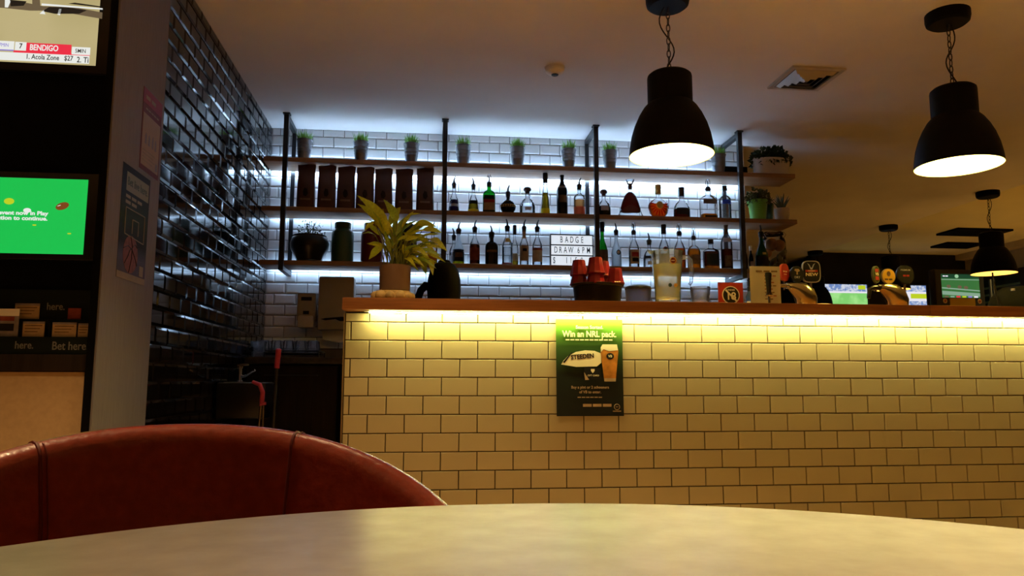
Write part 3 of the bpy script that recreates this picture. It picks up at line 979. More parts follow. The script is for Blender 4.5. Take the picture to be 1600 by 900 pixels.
for x_, lab in ((-.238, 'ribbed metal grass pot above the second coffee bag from the frame'), (.112, 'ribbed metal grass pot nearest before the second steel frame'), (.477, 'ribbed metal grass pot just past the second steel frame'),
                (.866, 'ribbed metal grass pot midway between the second and third frames'), (1.237, 'ribbed metal grass pot just before the third steel frame'), (1.541, 'ribbed metal grass pot just past the third steel frame'),
                (2.359, 'ribbed metal grass pot partly hidden by the near pendant lamp')):
    dup(pot0, (x_, 2.0, zT), lab, RND.uniform(0, 6))


def leaf_cloud(n, cx, cy, cz, rx, ry, rz, size, aspect=.55):
    mb = MB()
    for _ in range(n):
        a, b_ = RND.uniform(0, 2 * PI), math.acos(RND.uniform(-.35, 1))
        rr = RND.uniform(.15, 1.0)
        p = Vector((cx + rx * rr * math.sin(b_) * math.cos(a), cy + ry * rr * math.sin(b_) * math.sin(a), cz + rz * rr * math.cos(b_)))
        d = Vector((math.sin(b_) * math.cos(a) + RND.uniform(-.6, .6), math.sin(b_) * math.sin(a) + RND.uniform(-.6, .6), math.cos(b_) * .8 + RND.uniform(-.4, .6))).normalized()
        s_ = d.cross(Vector((RND.uniform(-1, 1), RND.uniform(-1, 1), RND.uniform(-1, 1)))).normalized() * size * aspect * .5
        L_ = size * RND.uniform(.7, 1.25)
        nrm = d.cross(s_).normalized() * size * .12
        mb.add([p, p + d * L_ * .5 + s_ + nrm, p + d * L_, p + d * L_ * .5 - s_ + nrm], [(0, 1, 2), (0, 2, 3)])
    return mb


pl = thing('oval_planter', 'white oval planter of dark bushy leaves on the top shelf end', 'potted plant', (2.78, 2.03, zT))
part('planter', MB().lathe([(.125, 0), (.130, .004), (.146, .112), (.150, .116), (.150, .128), (.143, .128), (.138, .11)], 32, sy=.52, cap1=False), mat('white ceramic', (.62, .58, .54), .35, noise=.03), pl)
part('soil', MB().lathe([(.137, .105), (.137, .112)], 28, sy=.5), M_brownlabel, pl)
stuff(part('foliage', leaf_cloud(800, 0, 0, .112, .150, .070, .105, .036, .85), M_darkleaf, pl, smooth=0))
tag(part('speaker_box', MB().box(-.09, .09, -.045, .05, 0, .085, .006), M_black, None, (2.528, 2.122, zT)), 'flat black box lying behind the end frame on the top shelf', 'box')

pl = thing('green_pot', 'lime green pot of small leaved herb on the middle shelf end', 'potted plant', (2.650, 2.00, zM))
part('pot', MB().lathe([(.052, 0), (.055, .003), (.068, .125), (.074, .127), (.076, .145), (.073, .148), (.068, .135)], 28, cap1=False), mat('lime green enamel', (.18, .46, .06), .35, noise=.06), pl)
part('soil', MB().lathe([(.068, .128), (.068, .134)], 24), M_brownlabel, pl)
stuff(part('foliage', leaf_cloud(460, 0, 0, .145, .085, .075, .095, .024, .8), mat('olive leaf', (.10, .12, .045), .5, noise=.5, nscale=30), pl, smooth=0))
pl = thing('dark_green_pot', 'dark green pot standing behind the lime green one', 'potted plant', (2.772, 2.14, zM))
part('pot', MB().lathe([(.05, 0), (.062, .13), (.066, .15), (.062, .15), (.058, .13)], 24, cap1=False), mat('dark green enamel', (.02, .08, .03), .3, noise=.1), pl)
part('soil', MB().lathe([(.058, .13), (.058, .136)], 20), M_brownlabel, pl)
stuff(part('foliage', leaf_cloud(160, 0, 0, .15, .045, .035, .10, .035, .35), M_darkleaf, pl, smooth=0))
pl = thing('aloe_pot', 'spiky aloe in a small white pot at the shelf end', 'potted plant', (2.835, 2.00, zM))
part('pot', MB().lathe([(.042, 0), (.046, .004), (.055, .05), (.056, .09), (.053, .092), (.050, .08)], 24, cap1=False), mat('white ceramic', (.62, .58, .54), .35), pl)
part('soil', MB().lathe([(.050, .076), (.050, .081)], 20), M_brownlabel, pl)
M_aloe = mat('grey green aloe', (.09, .13, .09), .5, noise=.25, nscale=30)
for k in range(13):
    a = k * 2.4
    t = .012 + .003 * k
    hh = .13 - .005 * k
    part('leaf', MB().tube([(math.cos(a) * t * .3, math.sin(a) * t * .3, .080), (math.cos(a) * t * .9, math.sin(a) * t * .9, .08 + hh * .5), (math.cos(a) * t * 1.9, math.sin(a) * t * 1.9, .08 + hh)], [.008, .0065, .001], 6), M_aloe, pl)

# ---- lowest shelf, plant end
pl = thing('black_round_pot', 'round bellied black pot of twiggy plant on the lowest shelf', 'potted plant', (-.575, 2.06, zL))
part('pot', MB().lathe([(.075, 0), (.090, .004), (.088, .016), (.105, .05), (.128, .10), (.132, .135), (.120, .172), (.112, .180), (.114, .190), (.106, .190), (.104, .175)], 32, cap1=False), M_blackgloss, pl)
part('soil', MB().lathe([(.104, .17), (.104, .178)], 24), M_brownlabel, pl)
tw = MB()
for k in range(34):
    a, t = RND.uniform(0, 2 * PI), RND.uniform(.2, 1.0)
    hh = RND.uniform(.05, .14) * (1.15 - .5 * t)
    tw.tube([(.05 * t * math.cos(a), .05 * t * math.sin(a), .175), (.08 * t * math.cos(a), .08 * t * math.sin(a), .175 + hh * .6), (.115 * t * math.cos(a + .2), .115 * t * math.sin(a + .2), .175 + hh)], .0013, 4)
part('twigs', tw, M_darkleaf, pl)
stuff(part('foliage', leaf_cloud(300, 0, 0, .185, .115, .10, .115, .013, .8), M_darkleaf, pl, smooth=0))
cn = [(.070, 0), (.076, .004), (.076, .200), (.072, .222), (.054, .238), (.052, .246), (.056, .250), (.057, .283), (.053, .288)]
for x_, m_, lab in ((-.352, mat('dark green enamel tin', (.022, .075, .026), .35, noise=.1), 'dark green shouldered canister on the lowest shelf'), (-.150, mat('dark red enamel tin', (.13, .012, .016), .35, noise=.1), 'dark red shouldered canister behind the leafy plant'),
                    (.085, mat('black enamel tin', (.012, .012, .014), .35), 'black shouldered canister mostly hidden by the leafy plant')):
    c_ = thing('canister', lab, 'canister', (x_, 2.06, zL), 0, group='canisters on the lowest shelf')
    part('body', MB().lathe(cn[:6], 28), m_, c_)
    part('lid', MB().lathe(cn[5:], 28), m_, c_)
    part('label', MB().arc(.0762, -40, 40, .02, .07, 10), m_, c_)

# ---- lit letter sign
lb = thing('letter_sign', 'lit letter board reading badge draw 6pm $ 1150', 'light box', (1.255, 2.0, zL))
part('case', MB().box(-.155, .155, -.0, .045, 0, .232, .004), M_blackgloss, lb)
M_lit = mat('lit panel', (.85, .87, .9), .5, emit=(.80, .90, 1.0), es=.85)
for k in range(3):
    p = part('panel', MB().box(-.148, .148, -.0035, .0005, .009 + .0745 * k, .009 + .0745 * k + .067), M_lit, lb)
for k in range(4):
    part('rail', MB().box(-.155, .155, -.008, -.0005, .0005 + .0745 * k, .0085 + .0745 * k), M_blackgloss, lb)
for row_, wd, xs in ((2, 'BADGE', (-.075, -.0375, 0, .0375, .075)), (1, 'DRAW 6PM', (-.115, -.082, -.047, -.008, None, .048, .082, .120)), (0, '$1150', (-.128, -.038, -.008, .030, .070))):
    for ch, x_ in zip(wd, xs):
        if x_ is not None:
            text(ch, .064, M_darkprint, lb, (x_, -.0045, .009 + .0745 * row_ + .0335), sx=.56, bold=.002, name='letter')

# ================================================================== ON THE BAR
ZB = 1.142
pb = thing('leafy_potted_plant', 'bushy yellow green leafy plant in a brown cylinder pot on the bar', 'potted plant', (.098, .10, ZB + .050))
part('pot', MB().lathe([(.062, 0), (.066, .003), (.069, .108), (.069, .112), (.064, .112), (.063, .09)], 36, cap1=False), mat('brown glazed pot', (.24, .15, .085), .45, noise=.08), pb)
part('soil', MB().lathe([(.063, .085), (.063, .09)], 24), M_brownlabel, pb)
LEAF = [(0.067, 1.484, -0.071, 1.608, .046), (0.016, 1.495, -0.07, 1.573, .040), (0.106, 1.491, 0.045, 1.585, .048), (0.117, 1.497, 0.207, 1.528, .036), (0.179, 1.487, 0.275, 1.478, .044), (0.107, 1.416, 0.19, 1.493, .044),
        (0.248, 1.436, 0.323, 1.357, .034), (0.214, 1.465, 0.30, 1.445, .036), (0.012, 1.434, -0.040, 1.43, .026), (0.005, 1.488, -0.036, 1.445, .024), (0.25, 1.332, 0.262, 1.255, .030), (0.198, 1.36, 0.233, 1.275, .038),
        (0.046, 1.392, -0.018, 1.335, .040), (0.197, 1.412, 0.311, 1.397, .030), (0.159, 1.368, 0.30, 1.42, .034), (0.079, 1.433, 0.021, 1.526, .042), (0.13, 1.396, 0.16, 1.319, .034), (0.158, 1.434, 0.236, 1.5, .034),
        (0.072, 1.476, 0.115, 1.575, .044), (0.186, 1.435, 0.265, 1.379, .034), (.09, 1.40, .10, 1.53, .038), (.05, 1.44, -.02, 1.53, .040), (.15, 1.42, .225, 1.44, .030), (.12, 1.38, .205, 1.36, .030),
        (.06, 1.37, -.01, 1.38, .026), (.17, 1.38, .245, 1.33, .032), (.10, 1.43, .155, 1.54, .036), (.22, 1.40, .29, 1.33, .028), (.14, 1.34, .19, 1.285, .026), (.08, 1.36, .05, 1.45, .030), (.13, 1.45, .18, 1.40, .034), (.03, 1.46, .04, 1.56, .038)]

LR = random.Random(21)
for _ in range(40):
    a_ = LR.uniform(-.75, 1.55)
    r0 = LR.uniform(.03, .15)
    bx_, bz_ = .10 + r0 * math.sin(a_) * .9, 1.33 + r0 * math.cos(a_) * .95
    l_ = LR.uniform(.06, .11)
    t_ = a_ + LR.uniform(-.5, .5) + (.7 if a_ > 0 else -.1)
    LEAF.append((bx_, bz_, bx_ + l_ * math.sin(t_), bz_ + l_ * math.cos(t_), LR.uniform(.018, .030)))


def leaf_mesh(wd):
    """lance-shaped leaf of length 1 along +x, folded along the midrib and drooping to the tip"""
    v, f = [], []
    n = 8
    for i in range(n + 1):
        t = i / n
        half = wd * (math.sin(PI * t ** .75) ** .9) * (1 - .25 * t) + .002
        zc = .10 * math.sin(PI * t)
        wv = .012 * math.sin(t * 14)
        v += [(t, -half, zc + half * .35 + wv), (t, 0, zc), (t, half, zc + half * .35 - wv)]
    for i in range(n):
        a = 3 * i
        f += [(a, a + 3, a + 4, a + 1), (a + 1, a + 4, a + 5, a + 2)]
    return MB().add(v, f)


lm_ = {}
for k, (bx, bz, tx, tz, wd) in enumerate(LEAF):
    wd *= .95
    y0, y1 = RND.uniform(-.05, .05), RND.uniform(-.11, .09)
    p0 = Vector((bx - .098, y0, bz - ZB - .050))
    p1 = Vector((tx - .098, y1, tz - ZB - .050))
    d = p1 - p0
    L_ = d.length
    key = round(wd / L_ / 2, 2)
    m_ = M_leaf if k % 3 != 2 else M_leaf2
    if (key, m_.name) not in lm_:
        lm_[(key, m_.name)] = leaf_mesh(key).mesh('leaf', 60)
    xa = d.normalized()
    side = Vector((0, -1, .5 + RND.uniform(-.3, .5))).cross(xa).normalized()
    if side.length < .1:
        side = Vector((0, 1, 0))
    up = xa.cross(side).normalized()
    if up.y > 0:
        side, up = -side, -up
    side = up.cross(xa).normalized()
    o = put('leaf', lm_[(key, m_.name)], m_, pb)
    o.matrix_local = Matrix.Translation(p0) @ Matrix((xa, side, up)).transposed().to_4x4() @ Matrix.Diagonal((L_, L_, L_, 1))
    root = Vector(((bx - .098) * .22 + RND.uniform(-.03, .03), y0 * .4, .085))
    mid = root.lerp(p0, .55) + Vector((0, 0, .025))
    part('stalk', MB().tube([root, mid, p0, p0 + d * .15], [.0028, .0024, .002, .0012], 6), M_stem, pb)

rk = MB()
for k in range(11):
    a = 2 * PI * k / 11
    rr = .020 + .006 * ((k * 7) % 5) / 4
    rk.lathe([(rr * math.sin(PI * (i + .3) / 7.6), .0258 - rr * .95 * math.cos(PI * (i + .3) / 7.6)) for i in range(8)], 12, (.076 * math.cos(a), .052 * math.sin(a), 0))
rk.lathe([(.075, .004), (.085, .02), (.075, .049)], 24, sy=.72)
bs = part('lumpy_base', rk, mat('pale amber stone', (.80, .60, .24), .45, noise=.25, nscale=25, bump=.5), None, (.092, .085, ZB), smooth=70)
tag(bs, 'lumpy pale amber base under the brown plant pot', 'pot stand')

dk = thing('black_jug', 'matt black domed jug with a low spout, in shadow beside the plant', 'jug', (.315, .23, ZB))
part('body', MB().lathe([(.070, 0), (.074, .01), (.077, .07), (.075, .12), (.066, .165), (.048, .192), (.022, .206), (.004, .209)], 36), M_black, dk)
part('spout', MB().tube([(-.060, 0, .085), (-.085, -.01, .092), (-.105, -.015, .070), (-.118, -.02, .030), (-.120, -.02, .0)], [.024, .020, .017, .017, .017], 14), M_black, dk)
part('lid_knob', MB().lathe([(.026, .200), (.030, .206), (.022, .213)], 18), M_black, dk)

# red cups in a black tray
tr = thing('black_tray', 'black plastic tub with a flared rim holding red cups', 'tray', (1.008, .13, ZB))
part('tub', MB().lathe([(.098, 0), (.103, .004), (.112, .086), (.120, .090), (.122, .098), (.116, .100), (.110, .094), (.02, .093)], 36, sy=.82), M_blackgloss, tr)
cup0 = None
CP = [(.030, .072), (.0315, .070), (.033, .060), (.035, .045), (.0445, .004), (.0465, .002), (.0465, -.004), (.044, -.004)]


def cup(label, x, y, z, n=1, sc=1.0):
    """upside-down facetted plastic cups nested into a stack; every cup is a thing"""
    for i in range(n):
        lab = label[i]
        c = thing('red_cup', lab, 'cup', (x, y, z + .047 * i * sc), .3, group='upturned red plastic cups')
        c.scale = (sc, sc, sc)
        part('wall', MB().lathe([(r, zz) for r, zz in reversed(CP)], 10), M_red, c, smooth=0)
        part('base_ring', MB().lathe([(.024, .0722), (.030, .0742), (.0312, .0700)], 10), M_red, c, smooth=0)


cup(['red cup at the bottom of the tall front stack', 'red cup on top of the tall front stack'], .988, .075, ZB + .098, 2, .95)
cup(['red cup, lower one of the stack at the leafy plant side of the tub', 'red cup, upper one of the stack at the leafy plant side of the tub'], .925, .137, ZB + .098, 2, .92)
cup(['red cup, lower one of the rear stack under the green bottle', 'red cup, upper one of the rear stack under the green bottle'], 1.040, .155, ZB + .098, 2, .92)
cup(['single low red cup nearest the lidded plastic tub'], 1.078, .072, ZB + .098, 1, .90)

tb = thing('plastic_tub', 'round frosted plastic tub with domed black lid beside the red cups', 'tub', (1.232, .25, ZB))
part('body', MB().lathe([(.052, 0), (.055, .003), (.061, .088), (.061, .092)], 32), M_frost, tb)
part('lid', MB().lathe([(.062, .0925), (.064, .096), (.060, .106), (.040, .114), (.01, .117)], 32), M_blackgloss, tb)

jg = thing('plastic_jug', 'large clear plastic beer jug with emblem, cloudy with drink', 'jug', (1.327, .10, ZB), -.1)
part('body', MB().lathe([(.052, 0), (.055, .004), (.057, .03), (.0575, .07), (.070, .225), (.0735, .252), (.0715, .252), (.068, .222)], 32, cap1=False), M_jugglass, jg)
part('drink', MB().lathe([(.048, .034), (.053, .04), (.054, .07), (.0635, .190)], 28), glass('cloudy lager', (.86, .81, .66), .88, .38, (.86, .80, .60)), jg)
part('lip', MB().tube([(-.069, .02, .246), (-.084, 0, .256), (-.069, -.02, .246)], .005, 8), M_jugglass, jg)
part('handle', MB().tube([(.066, 0, .225), (.095, 0, .228), (.108, 0, .212), (.112, 0, .15), (.108, 0, .11), (.100, 0, .10)], [.010, .010, .010, .009, .008, .007], 10), M_jugglass, jg)
part('base_ring', MB().tube([(.056 * math.cos(a * PI / 12), .056 * math.sin(a * PI / 12), .012) for a in range(24)], .004, 6, True), M_white, jg)
part('emblem', MB().disc(.012, .200, .015, .017, -.0715, -.0700), M_goldprint, jg)
part('emblem_core', MB().disc(.012, .200, .011, .012, -.0725, -.0716), M_redlabel, jg)
dash(.016, .004, M_creamprint, jg, (.012, -.0728, .200))
part('mark', MB().disc(-.002, .090, .008, .009, -.0625, -.0612), M_darkleaf, jg)
part('mark', MB().disc(.024, .090, .008, .009, -.0600, -.0580), M_goldprint, jg)

gl = thing('tumbler', 'short clear whisky tumbler beside the age limit sign', 'glass', (1.473, .08, ZB))
part('body', MB().lathe([(.034, 0), (.036, .004), (.040, .03), (.046, .086), (.0445, .088), (.042, .075), (.036, .020), (.01, .016)], 14), M_jugglass, gl, smooth=20)
sg = thing('age_limit_sign', 'square red sign with a crossed out 18 in a black circle', 'sign', (1.655, .17, ZB))
part('board', MB().box(-.060, .060, 0, .006, 0, .124), M_redprint, sg)
part('foot', MB().box(-.05, .05, .006, .05, 0, .004), M_clear, sg)
part('ring_white', MB().disc(0, .064, .043, .043, -.0008, -.0002), M_white, sg)
part('ring_black', MB().disc(0, .064, .038, .038, -.0014, -.0009), M_darkprint, sg)
text('18', .050, M_white, sg, (0, -.0018, .058), bold=.02)
text('UNDER', .012, M_white, sg, (0, -.0018, .088), bold=.01)
part('slash', MB().prism([(-.0285, .0855), (.0235, .0335), (.0285, .0395), (-.0235, .0915)], -.0026, -.0021), M_white, sg)
sn = thing('sanitiser_bottle', 'small blue topped clear sanitiser bottle behind the paper menu', 'bottle', (1.806, .30, ZB))
part('body', MB().lathe([(.018, 0), (.020, .003), (.020, .075), (.012, .09), (.010, .10)], 16), glass('pale blue plastic', (.55, .80, .90), .8, .4, (.5, .75, .9)), sn)
part('label', MB().arc(.0204, -70, 70, .012, .05, 8), M_white, sn)
part('pump', MB().lathe([(.011, .10), (.012, .12), (.006, .122), (.006, .150), (.011, .151), (.011, .158)], 14), M_blackgloss, sn)
mn = thing('paper_menu', 'upright cream paper drinks list with small print', 'menu', (1.850, .22, ZB))
part('sheet', MB().box(-.076, .076, 0, .0015, 0, .212), mat('cream card', (.40, .34, .27), .8, noise=.04), mn)
part('stand', MB().box(-.07, .07, .0015, .045, 0, .004), M_clear, mn)
dash(.115, .008, M_brownlabel, mn, (.012, -.0006, .188))
for k in range(8):
    dash(.062 - .009 * (k * 5 % 3), .005, M_brownlabel if k % 2 else M_redlabel, mn, (-.004, -.0006, .166 - .016 * k), 'LEFT')
th = thing('tap_handle', 'black tap handle on a chrome stem before the paper menu', 'tap handle', (1.798 + .04, .16, ZB))
part('stem', MB().lathe([(.022, 0), (.022, .004), (.006, .008), (.006, .060), (.016, .064), (.016, .074)], 16), M_chrome, th)
part('grip', MB().lathe([(.009, .074), (.011, .082), (.013, .130), (.016, .165), (.014, .172), (.006, .175)], 16, sy=.7), M_blackgloss, th)


def fount(x, label, badges, knob):
    f_ = thing('beer_fount', label, 'beer tap', (x, .27, ZB), 0)
    P = [(.040, 0, 0), (.040, 0, .025), (.036, 0, .055), (.024, 0, .084), (.004, -.003, .102), (-.022, -.006, .114), (-.046, -.008, .121), (-.064, -.010, .125)]
    Rr = [.034, .044, .052, .053, .046, .034, .022, .012]
    part('body', MB().tube([Vector(p) for p in P], Rr, 28), M_brass, f_, smooth=80)
    part('foot', MB().lathe([(.055, 0), (.055, .006), (.046, .010)], 28, (.036, 0, 0)), M_brass, f_)
    part('collar', MB().tube([(-.058, -.010, .1245), (-.075, -.012, .1245)], .0145, 16), M_chrome if not knob else M_blackgloss, f_)
    if knob:
        part('spout', MB().tube([(-.074, -.012, .124), (-.100, -.014, .122), (-.118, -.016, .112), (-.126, -.018, .082), (-.128, -.018, .068)], [.011, .011, .011, .009, .008], 12), M_blackgloss, f_)
    else:
        part('spout', MB().tube([(-.074, -.012, .124), (-.100, -.014, .124), (-.122, -.016, .114), (-.136, -.018, .092), (-.142, -.018, .066)], [.010, .009, .0085, .008, .0075], 12), M_brass, f_)
    for (dx, dz, rx, rz, yaw, face, rim, sq, items) in badges:
        bd = part('badge', MB().prism([(rx * math.copysign(abs(math.cos(2 * PI * k / 36)) ** (2 / sq), math.cos(2 * PI * k / 36)), rz * math.copysign(abs(math.sin(2 * PI * k / 36)) ** (2 / sq), math.sin(2 * PI * k / 36))) for k in range(36)], -.006, .006), rim, f_, (dx, -.01, dz), (0, 0, yaw))
        bd['label'] = items[0]
        part('face', MB().prism([(.9 * rx * math.copysign(abs(math.cos(2 * PI * k / 36)) ** (2 / sq), math.cos(2 * PI * k / 36)), .92 * rz * math.copysign(abs(math.sin(2 * PI * k / 36)) ** (2 / sq), math.sin(2 * PI * k / 36))) for k in range(36)], -.0068, -.0061), face, bd)
        for it in items[1:]:
            if it[0] == 't':
                text(it[1], it[2], it[5], bd, (it[3], -.0074, it[4]), bold=.015, sx=it[6] if len(it) > 6 else 1)
            elif it[0] == 'b':
                dash(it[1], it[2], it[5], bd, (it[3], -.0071, it[4]))
            elif it[0] == 'd':
                part('emblem', MB().disc(it[1], it[2], it[3], it[4], -.0074, -.0069), it[5], bd)
            else:
                part('emblem', MB().prism(it[1], -.0074, -.0069), it[2], bd)
        part('badge_stem', MB().tube([(dx, 0, .105), (dx, -.004, dz - rz * .8)], .006, 8), M_chrome, f_)
    return f_


M_yelbadge = mat('yellow badge', (.80, .50, .04), .4, noise=.06)
M_greenrim = mat('olive green rim', (.16, .20, .09), .35, noise=.1)
M_redbadge = mat('bright red badge', (.40, .02, .02), .35, noise=.08)
fount(2.045, 'brass swan necked beer fount with a red, a black and a black badge marked new',
      [(-.078, .190, .031, .043, .5, M_redbadge, mat('red rim', (.40, .05, .04), .3), 2.6, ('bright red facetted badge', ('b', .036, .006, 0, .004, M_creamprint), ('b', .024, .004, 0, -.010, M_creamprint))),
       (-.015, .182, .035, .040, .0, M_darkprint, M_blackgloss, 2.0, ('round black badge with a pale figure', ('p', [(-.004, -.002), (.004, -.002), (.003, .010), (.015, .016), (.008, .026), (-.010, .026), (-.014, .018), (-.003, .012)], M_tanprint), ('t', 'DRY', .015, 0, -.016, M_silver))),
       (.060, .196, .045, .054, -.1, M_darkprint, M_silver, 4.0, ('black rounded badge with stag head and the word new', ('p', [(-.003, .020), (.003, .020), (.009, .034), (.020, .042), (.012, .030), (.010, .024), (.004, .010), (-.004, .010), (-.010, .024), (-.012, .030), (-.020, .042), (-.009, .034)], M_silver),
                                                       ('p', [(-.030, -.002), (.030, -.002), (.030, .008), (-.030, .008)], M_redbadge), ('t', 'TOOHEYS', .008, 0, .003, M_creamprint), ('t', 'NEW', .022, 0, -.015, M_creamprint, 1.2)))], False)
fount(2.520, 'brass swan necked beer fount with oval green, yellow and black badges',
      [(-.078, .188, .026, .042, .35, M_darkleaf, M_greenrim, 2.0, ('oval green rimmed badge with red panels', ('p', [(-.012, .012), (.012, .012), (.012, .028), (-.012, .028)], M_redbadge), ('p', [(-.012, -.028), (.012, -.028), (.012, -.010), (-.012, -.010)], M_redbadge), ('t', 'VB', .020, 0, .001, M_creamprint))),
       (-.014, .180, .036, .038, .0, M_yelbadge, M_tanprint, 2.0, ('round yellow badge', ('d', 0, .012, .010, .013, M_brownlabel), ('b', .044, .008, 0, -.016, M_brownlabel))),
       (.076, .190, .046, .048, -.05, M_darkprint, M_blackgloss, 2.0, ('large round black badge', ('t', 'PREMIUM', .012, 0, .022, M_silver), ('b', .036, .009, .004, -.006, M_redprint)))], True)

lp = thing('black_till', 'low rounded black hump at the far end of the bar with a lead', 'till cover', (3.20, .25, ZB))
part('cover', MB().lathe([(.155, 0), (.158, .03), (.140, .075), (.112, .115), (.075, .135), (.02, .140)], 30, sy=.8), mat('black cloth', (.004, .004, .004), .8, noise=.2, bump=.3, spec=.05), lp)
part('lead', MB().tube([(-.150, -.05, .02), (-.165, -.05, .07), (-.178, -.05, .16), (-.180, -.05, .20)], .004, 6), M_blackrubber, lp)
part('catch', MB().lathe([(.010, 0), (.010, .012)], 12, (-.085, -.06, .108)), M_silver, lp)

# ================================================================== BEHIND THE BAR
so = thing('soap_dispenser', 'grey wall soap dispenser with two dark windows', 'dispenser', (-.595, 2.234, 1.17))
part('body', MB().box(-.064, .064, -.10, -.003, .05, .245, .010), M_greyplastic, so)
part('lever', MB().box(-.056, .056, -.115, -.02, 0, .085, .016), mat('pale grey plastic', (.55, .50, .46), .45), so)
part('window', MB().box(-.036, .036, -.1035, -.0995, .190, .215), M_darkprint, so)
part('window', MB().box(-.020, .020, -.1035, -.0995, .095, .118), M_darkprint, so)
td = thing('towel_dispenser', 'large grey paper towel dispenser with dark mouth on the white tiles', 'dispenser', (-.39, 2.234, 1.155))
part('case', MB().box(-.122, .122, -.13, -.003, 0, .375, .016), M_greyplastic, td)
part('mouth', MB().prism([(.0, .075), (.03, .062), (.12, .062), (.12, .092), (.04, .092), (-.07, .082), (-.10, .075), (-.07, .066)], -.1325, -.128), M_darkprint, td)
part('paper_towel', MB().add([(-.10, -.07, .004), (.10, -.07, .004), (.10, -.06, -.075), (.02, -.08, -.085), (-.09, -.062, -.062)], [(0, 4, 3, 2, 1)]), M_paper, td, smooth=0)
bn = thing('back_bench', 'dark work bench along the white tiled back wall', 'bench', (0, 0, 0))
part('worktop', MB().box(-.885, 2.60, 1.66, 2.226, .912, .953, .003), mat('dark stone', (.06, .052, .042), .35, noise=.3, nscale=30), bn)
for k in range(6):
    x0 = -.88 + .58 * k
    part('cabinet', MB().box(x0, x0 + .57, 1.70, 2.22, .09, .911), M_black, bn)
    d_ = part('door', MB().box(x0 + .01, x0 + .56, 1.678, 1.699, .10, .90), M_darklam, bn)
    part('handle', MB().tube([(x0 + .12, 1.676, .84), (x0 + .12, 1.660, .84), (x0 + .44, 1.660, .84), (x0 + .44, 1.676, .84)], .005, 6), M_steel, d_)
part('plinth', MB().box(-.88, 2.59, 1.74, 2.22, 0, .09), M_black, bn)
rkk = thing('glass_rack', 'low black wire rack for upturned glasses on the back bench', 'rack', (-.66, 1.95, .953))
ww = MB()
for k in range(7):
    ww.tube([(-.205, -.13 + .043 * k, .03), (.205, -.13 + .043 * k, .03)], .003, 5)
for k in (-1, 1):
    ww.tube([(-.205, -.14 * k, .045), (.205, -.14 * k, .045)], .004, 6)
    ww.tube([(.205 * k, -.14, .045), (.205 * k, .14, .045)], .004, 6)
part('grid', ww, M_steel, rkk)
for sx_ in (-1, 1):
    for sy_ in (-1, 1):
        part('leg', MB().tube([(.205 * sx_, .14 * sy_, .048), (.205 * sx_, .14 * sy_, 0)], .005, 6), M_steel, rkk)
gm = MB().lathe([(.036, 0), (.038, .002), (.038, .01), (.032, .078), (.030, .082), (.012, .083)], 14).mesh('body', 40)
for r_ in range(2):
    for k in range(5):
        g_ = thing('upturned_glass', f'upturned clear tumbler, {("front", "back")[r_]} row of the wire rack, {("first", "second", "third", "fourth", "fifth")[k]} from the black wall', 'glass', (-.815 + .0775 * k, 1.88 + .09 * r_, .986), .3 * k, group='upturned glasses on the wire rack')
        put('body', gm, M_jugglass, g_)
sk = thing('hand_basin', 'small dark hand basin on the black tiled wall', 'basin', (-.885, 1.22, .74))
part('bowl', MB().box(.0, .26, -.17, .17, -.14, .055, .012), M_blackgloss, sk)
part('rim', MB().box(.03, .235, -.14, .14, .0552, .0585), MATS['dull steel'], sk)
tp = thing('mixer_tap', 'chrome lever mixer tap at the hand basin', 'tap', (-.805, 1.22, .7985))
part('body', MB().lathe([(.020, 0), (.020, .005), (.014, .010), (.014, .075), (.019, .078), (.019, .088)], 18), M_chrome, tp)
part('spout', MB().tube([(0, 0, .035), (.03, -.02, .030), (.075, -.04, .058), (.092, -.045, .066)], [.008, .007, .006, .006], 10), M_chrome, tp)
part('lever', MB().tube([(0, 0, .086), (-.015, 0, .094), (.05, -.01, .098)], .006, 8), M_chrome, tp)
pt = thing('wine_carafe', 'tall clear glass standing on the back bench in the dark corner', 'glass', (-.82, 1.74, .953))
part('body', MB().lathe([(.04, 0), (.042, .003), (.045, .06), (.050, .10), (.048, .10), (.042, .01), (.01, .008)], 18), M_jugglass, pt)

M_pink = mat('pink plastic', (.62, .06, .15), .4, noise=.08)
br = thing('broom', 'dark broom leaning behind the bar with a pink grip', 'broom', (-.533, .87, 0))
part('pole', MB().tube([(-.025, 0, .05), (.0, -.02, .89)], .009, 10), M_steel, br)
part('grip', MB().tube([(.0, -.02, .87), (.006, -.0225, .968), (.0065, -.0228, .973)], [.0135, .0145, .006], 12), M_pink, br)
part('head', MB().box(-.03, .20, -.03, .03, .0, .06, .01), M_black, br)
dp = thing('dustpan', 'lobby dustpan with a curved pink handle beside the broom', 'dustpan', (-.63, .84, 0))
part('handle', MB().tube([(-.02, 0, .80), (.018, -.005, .785), (.035, -.008, .745), (.032, -.008, .70), (.028, -.008, .685), (.055, -.008, .690)], [.009, .011, .012, .012, .012, .008], 10), M_pink, dp)
part('rod', MB().tube([(.028, -.008, .69), (.0, 0, .12)], .006, 8), M_chrome, dp)
part('rod', MB().tube([(.040, -.008, .69), (.045, 0, .12)], .006, 8), M_chrome, dp)
part('pan', MB().box(-.16, .060, -.12, .10, 0, .12, .01), M_black, dp)

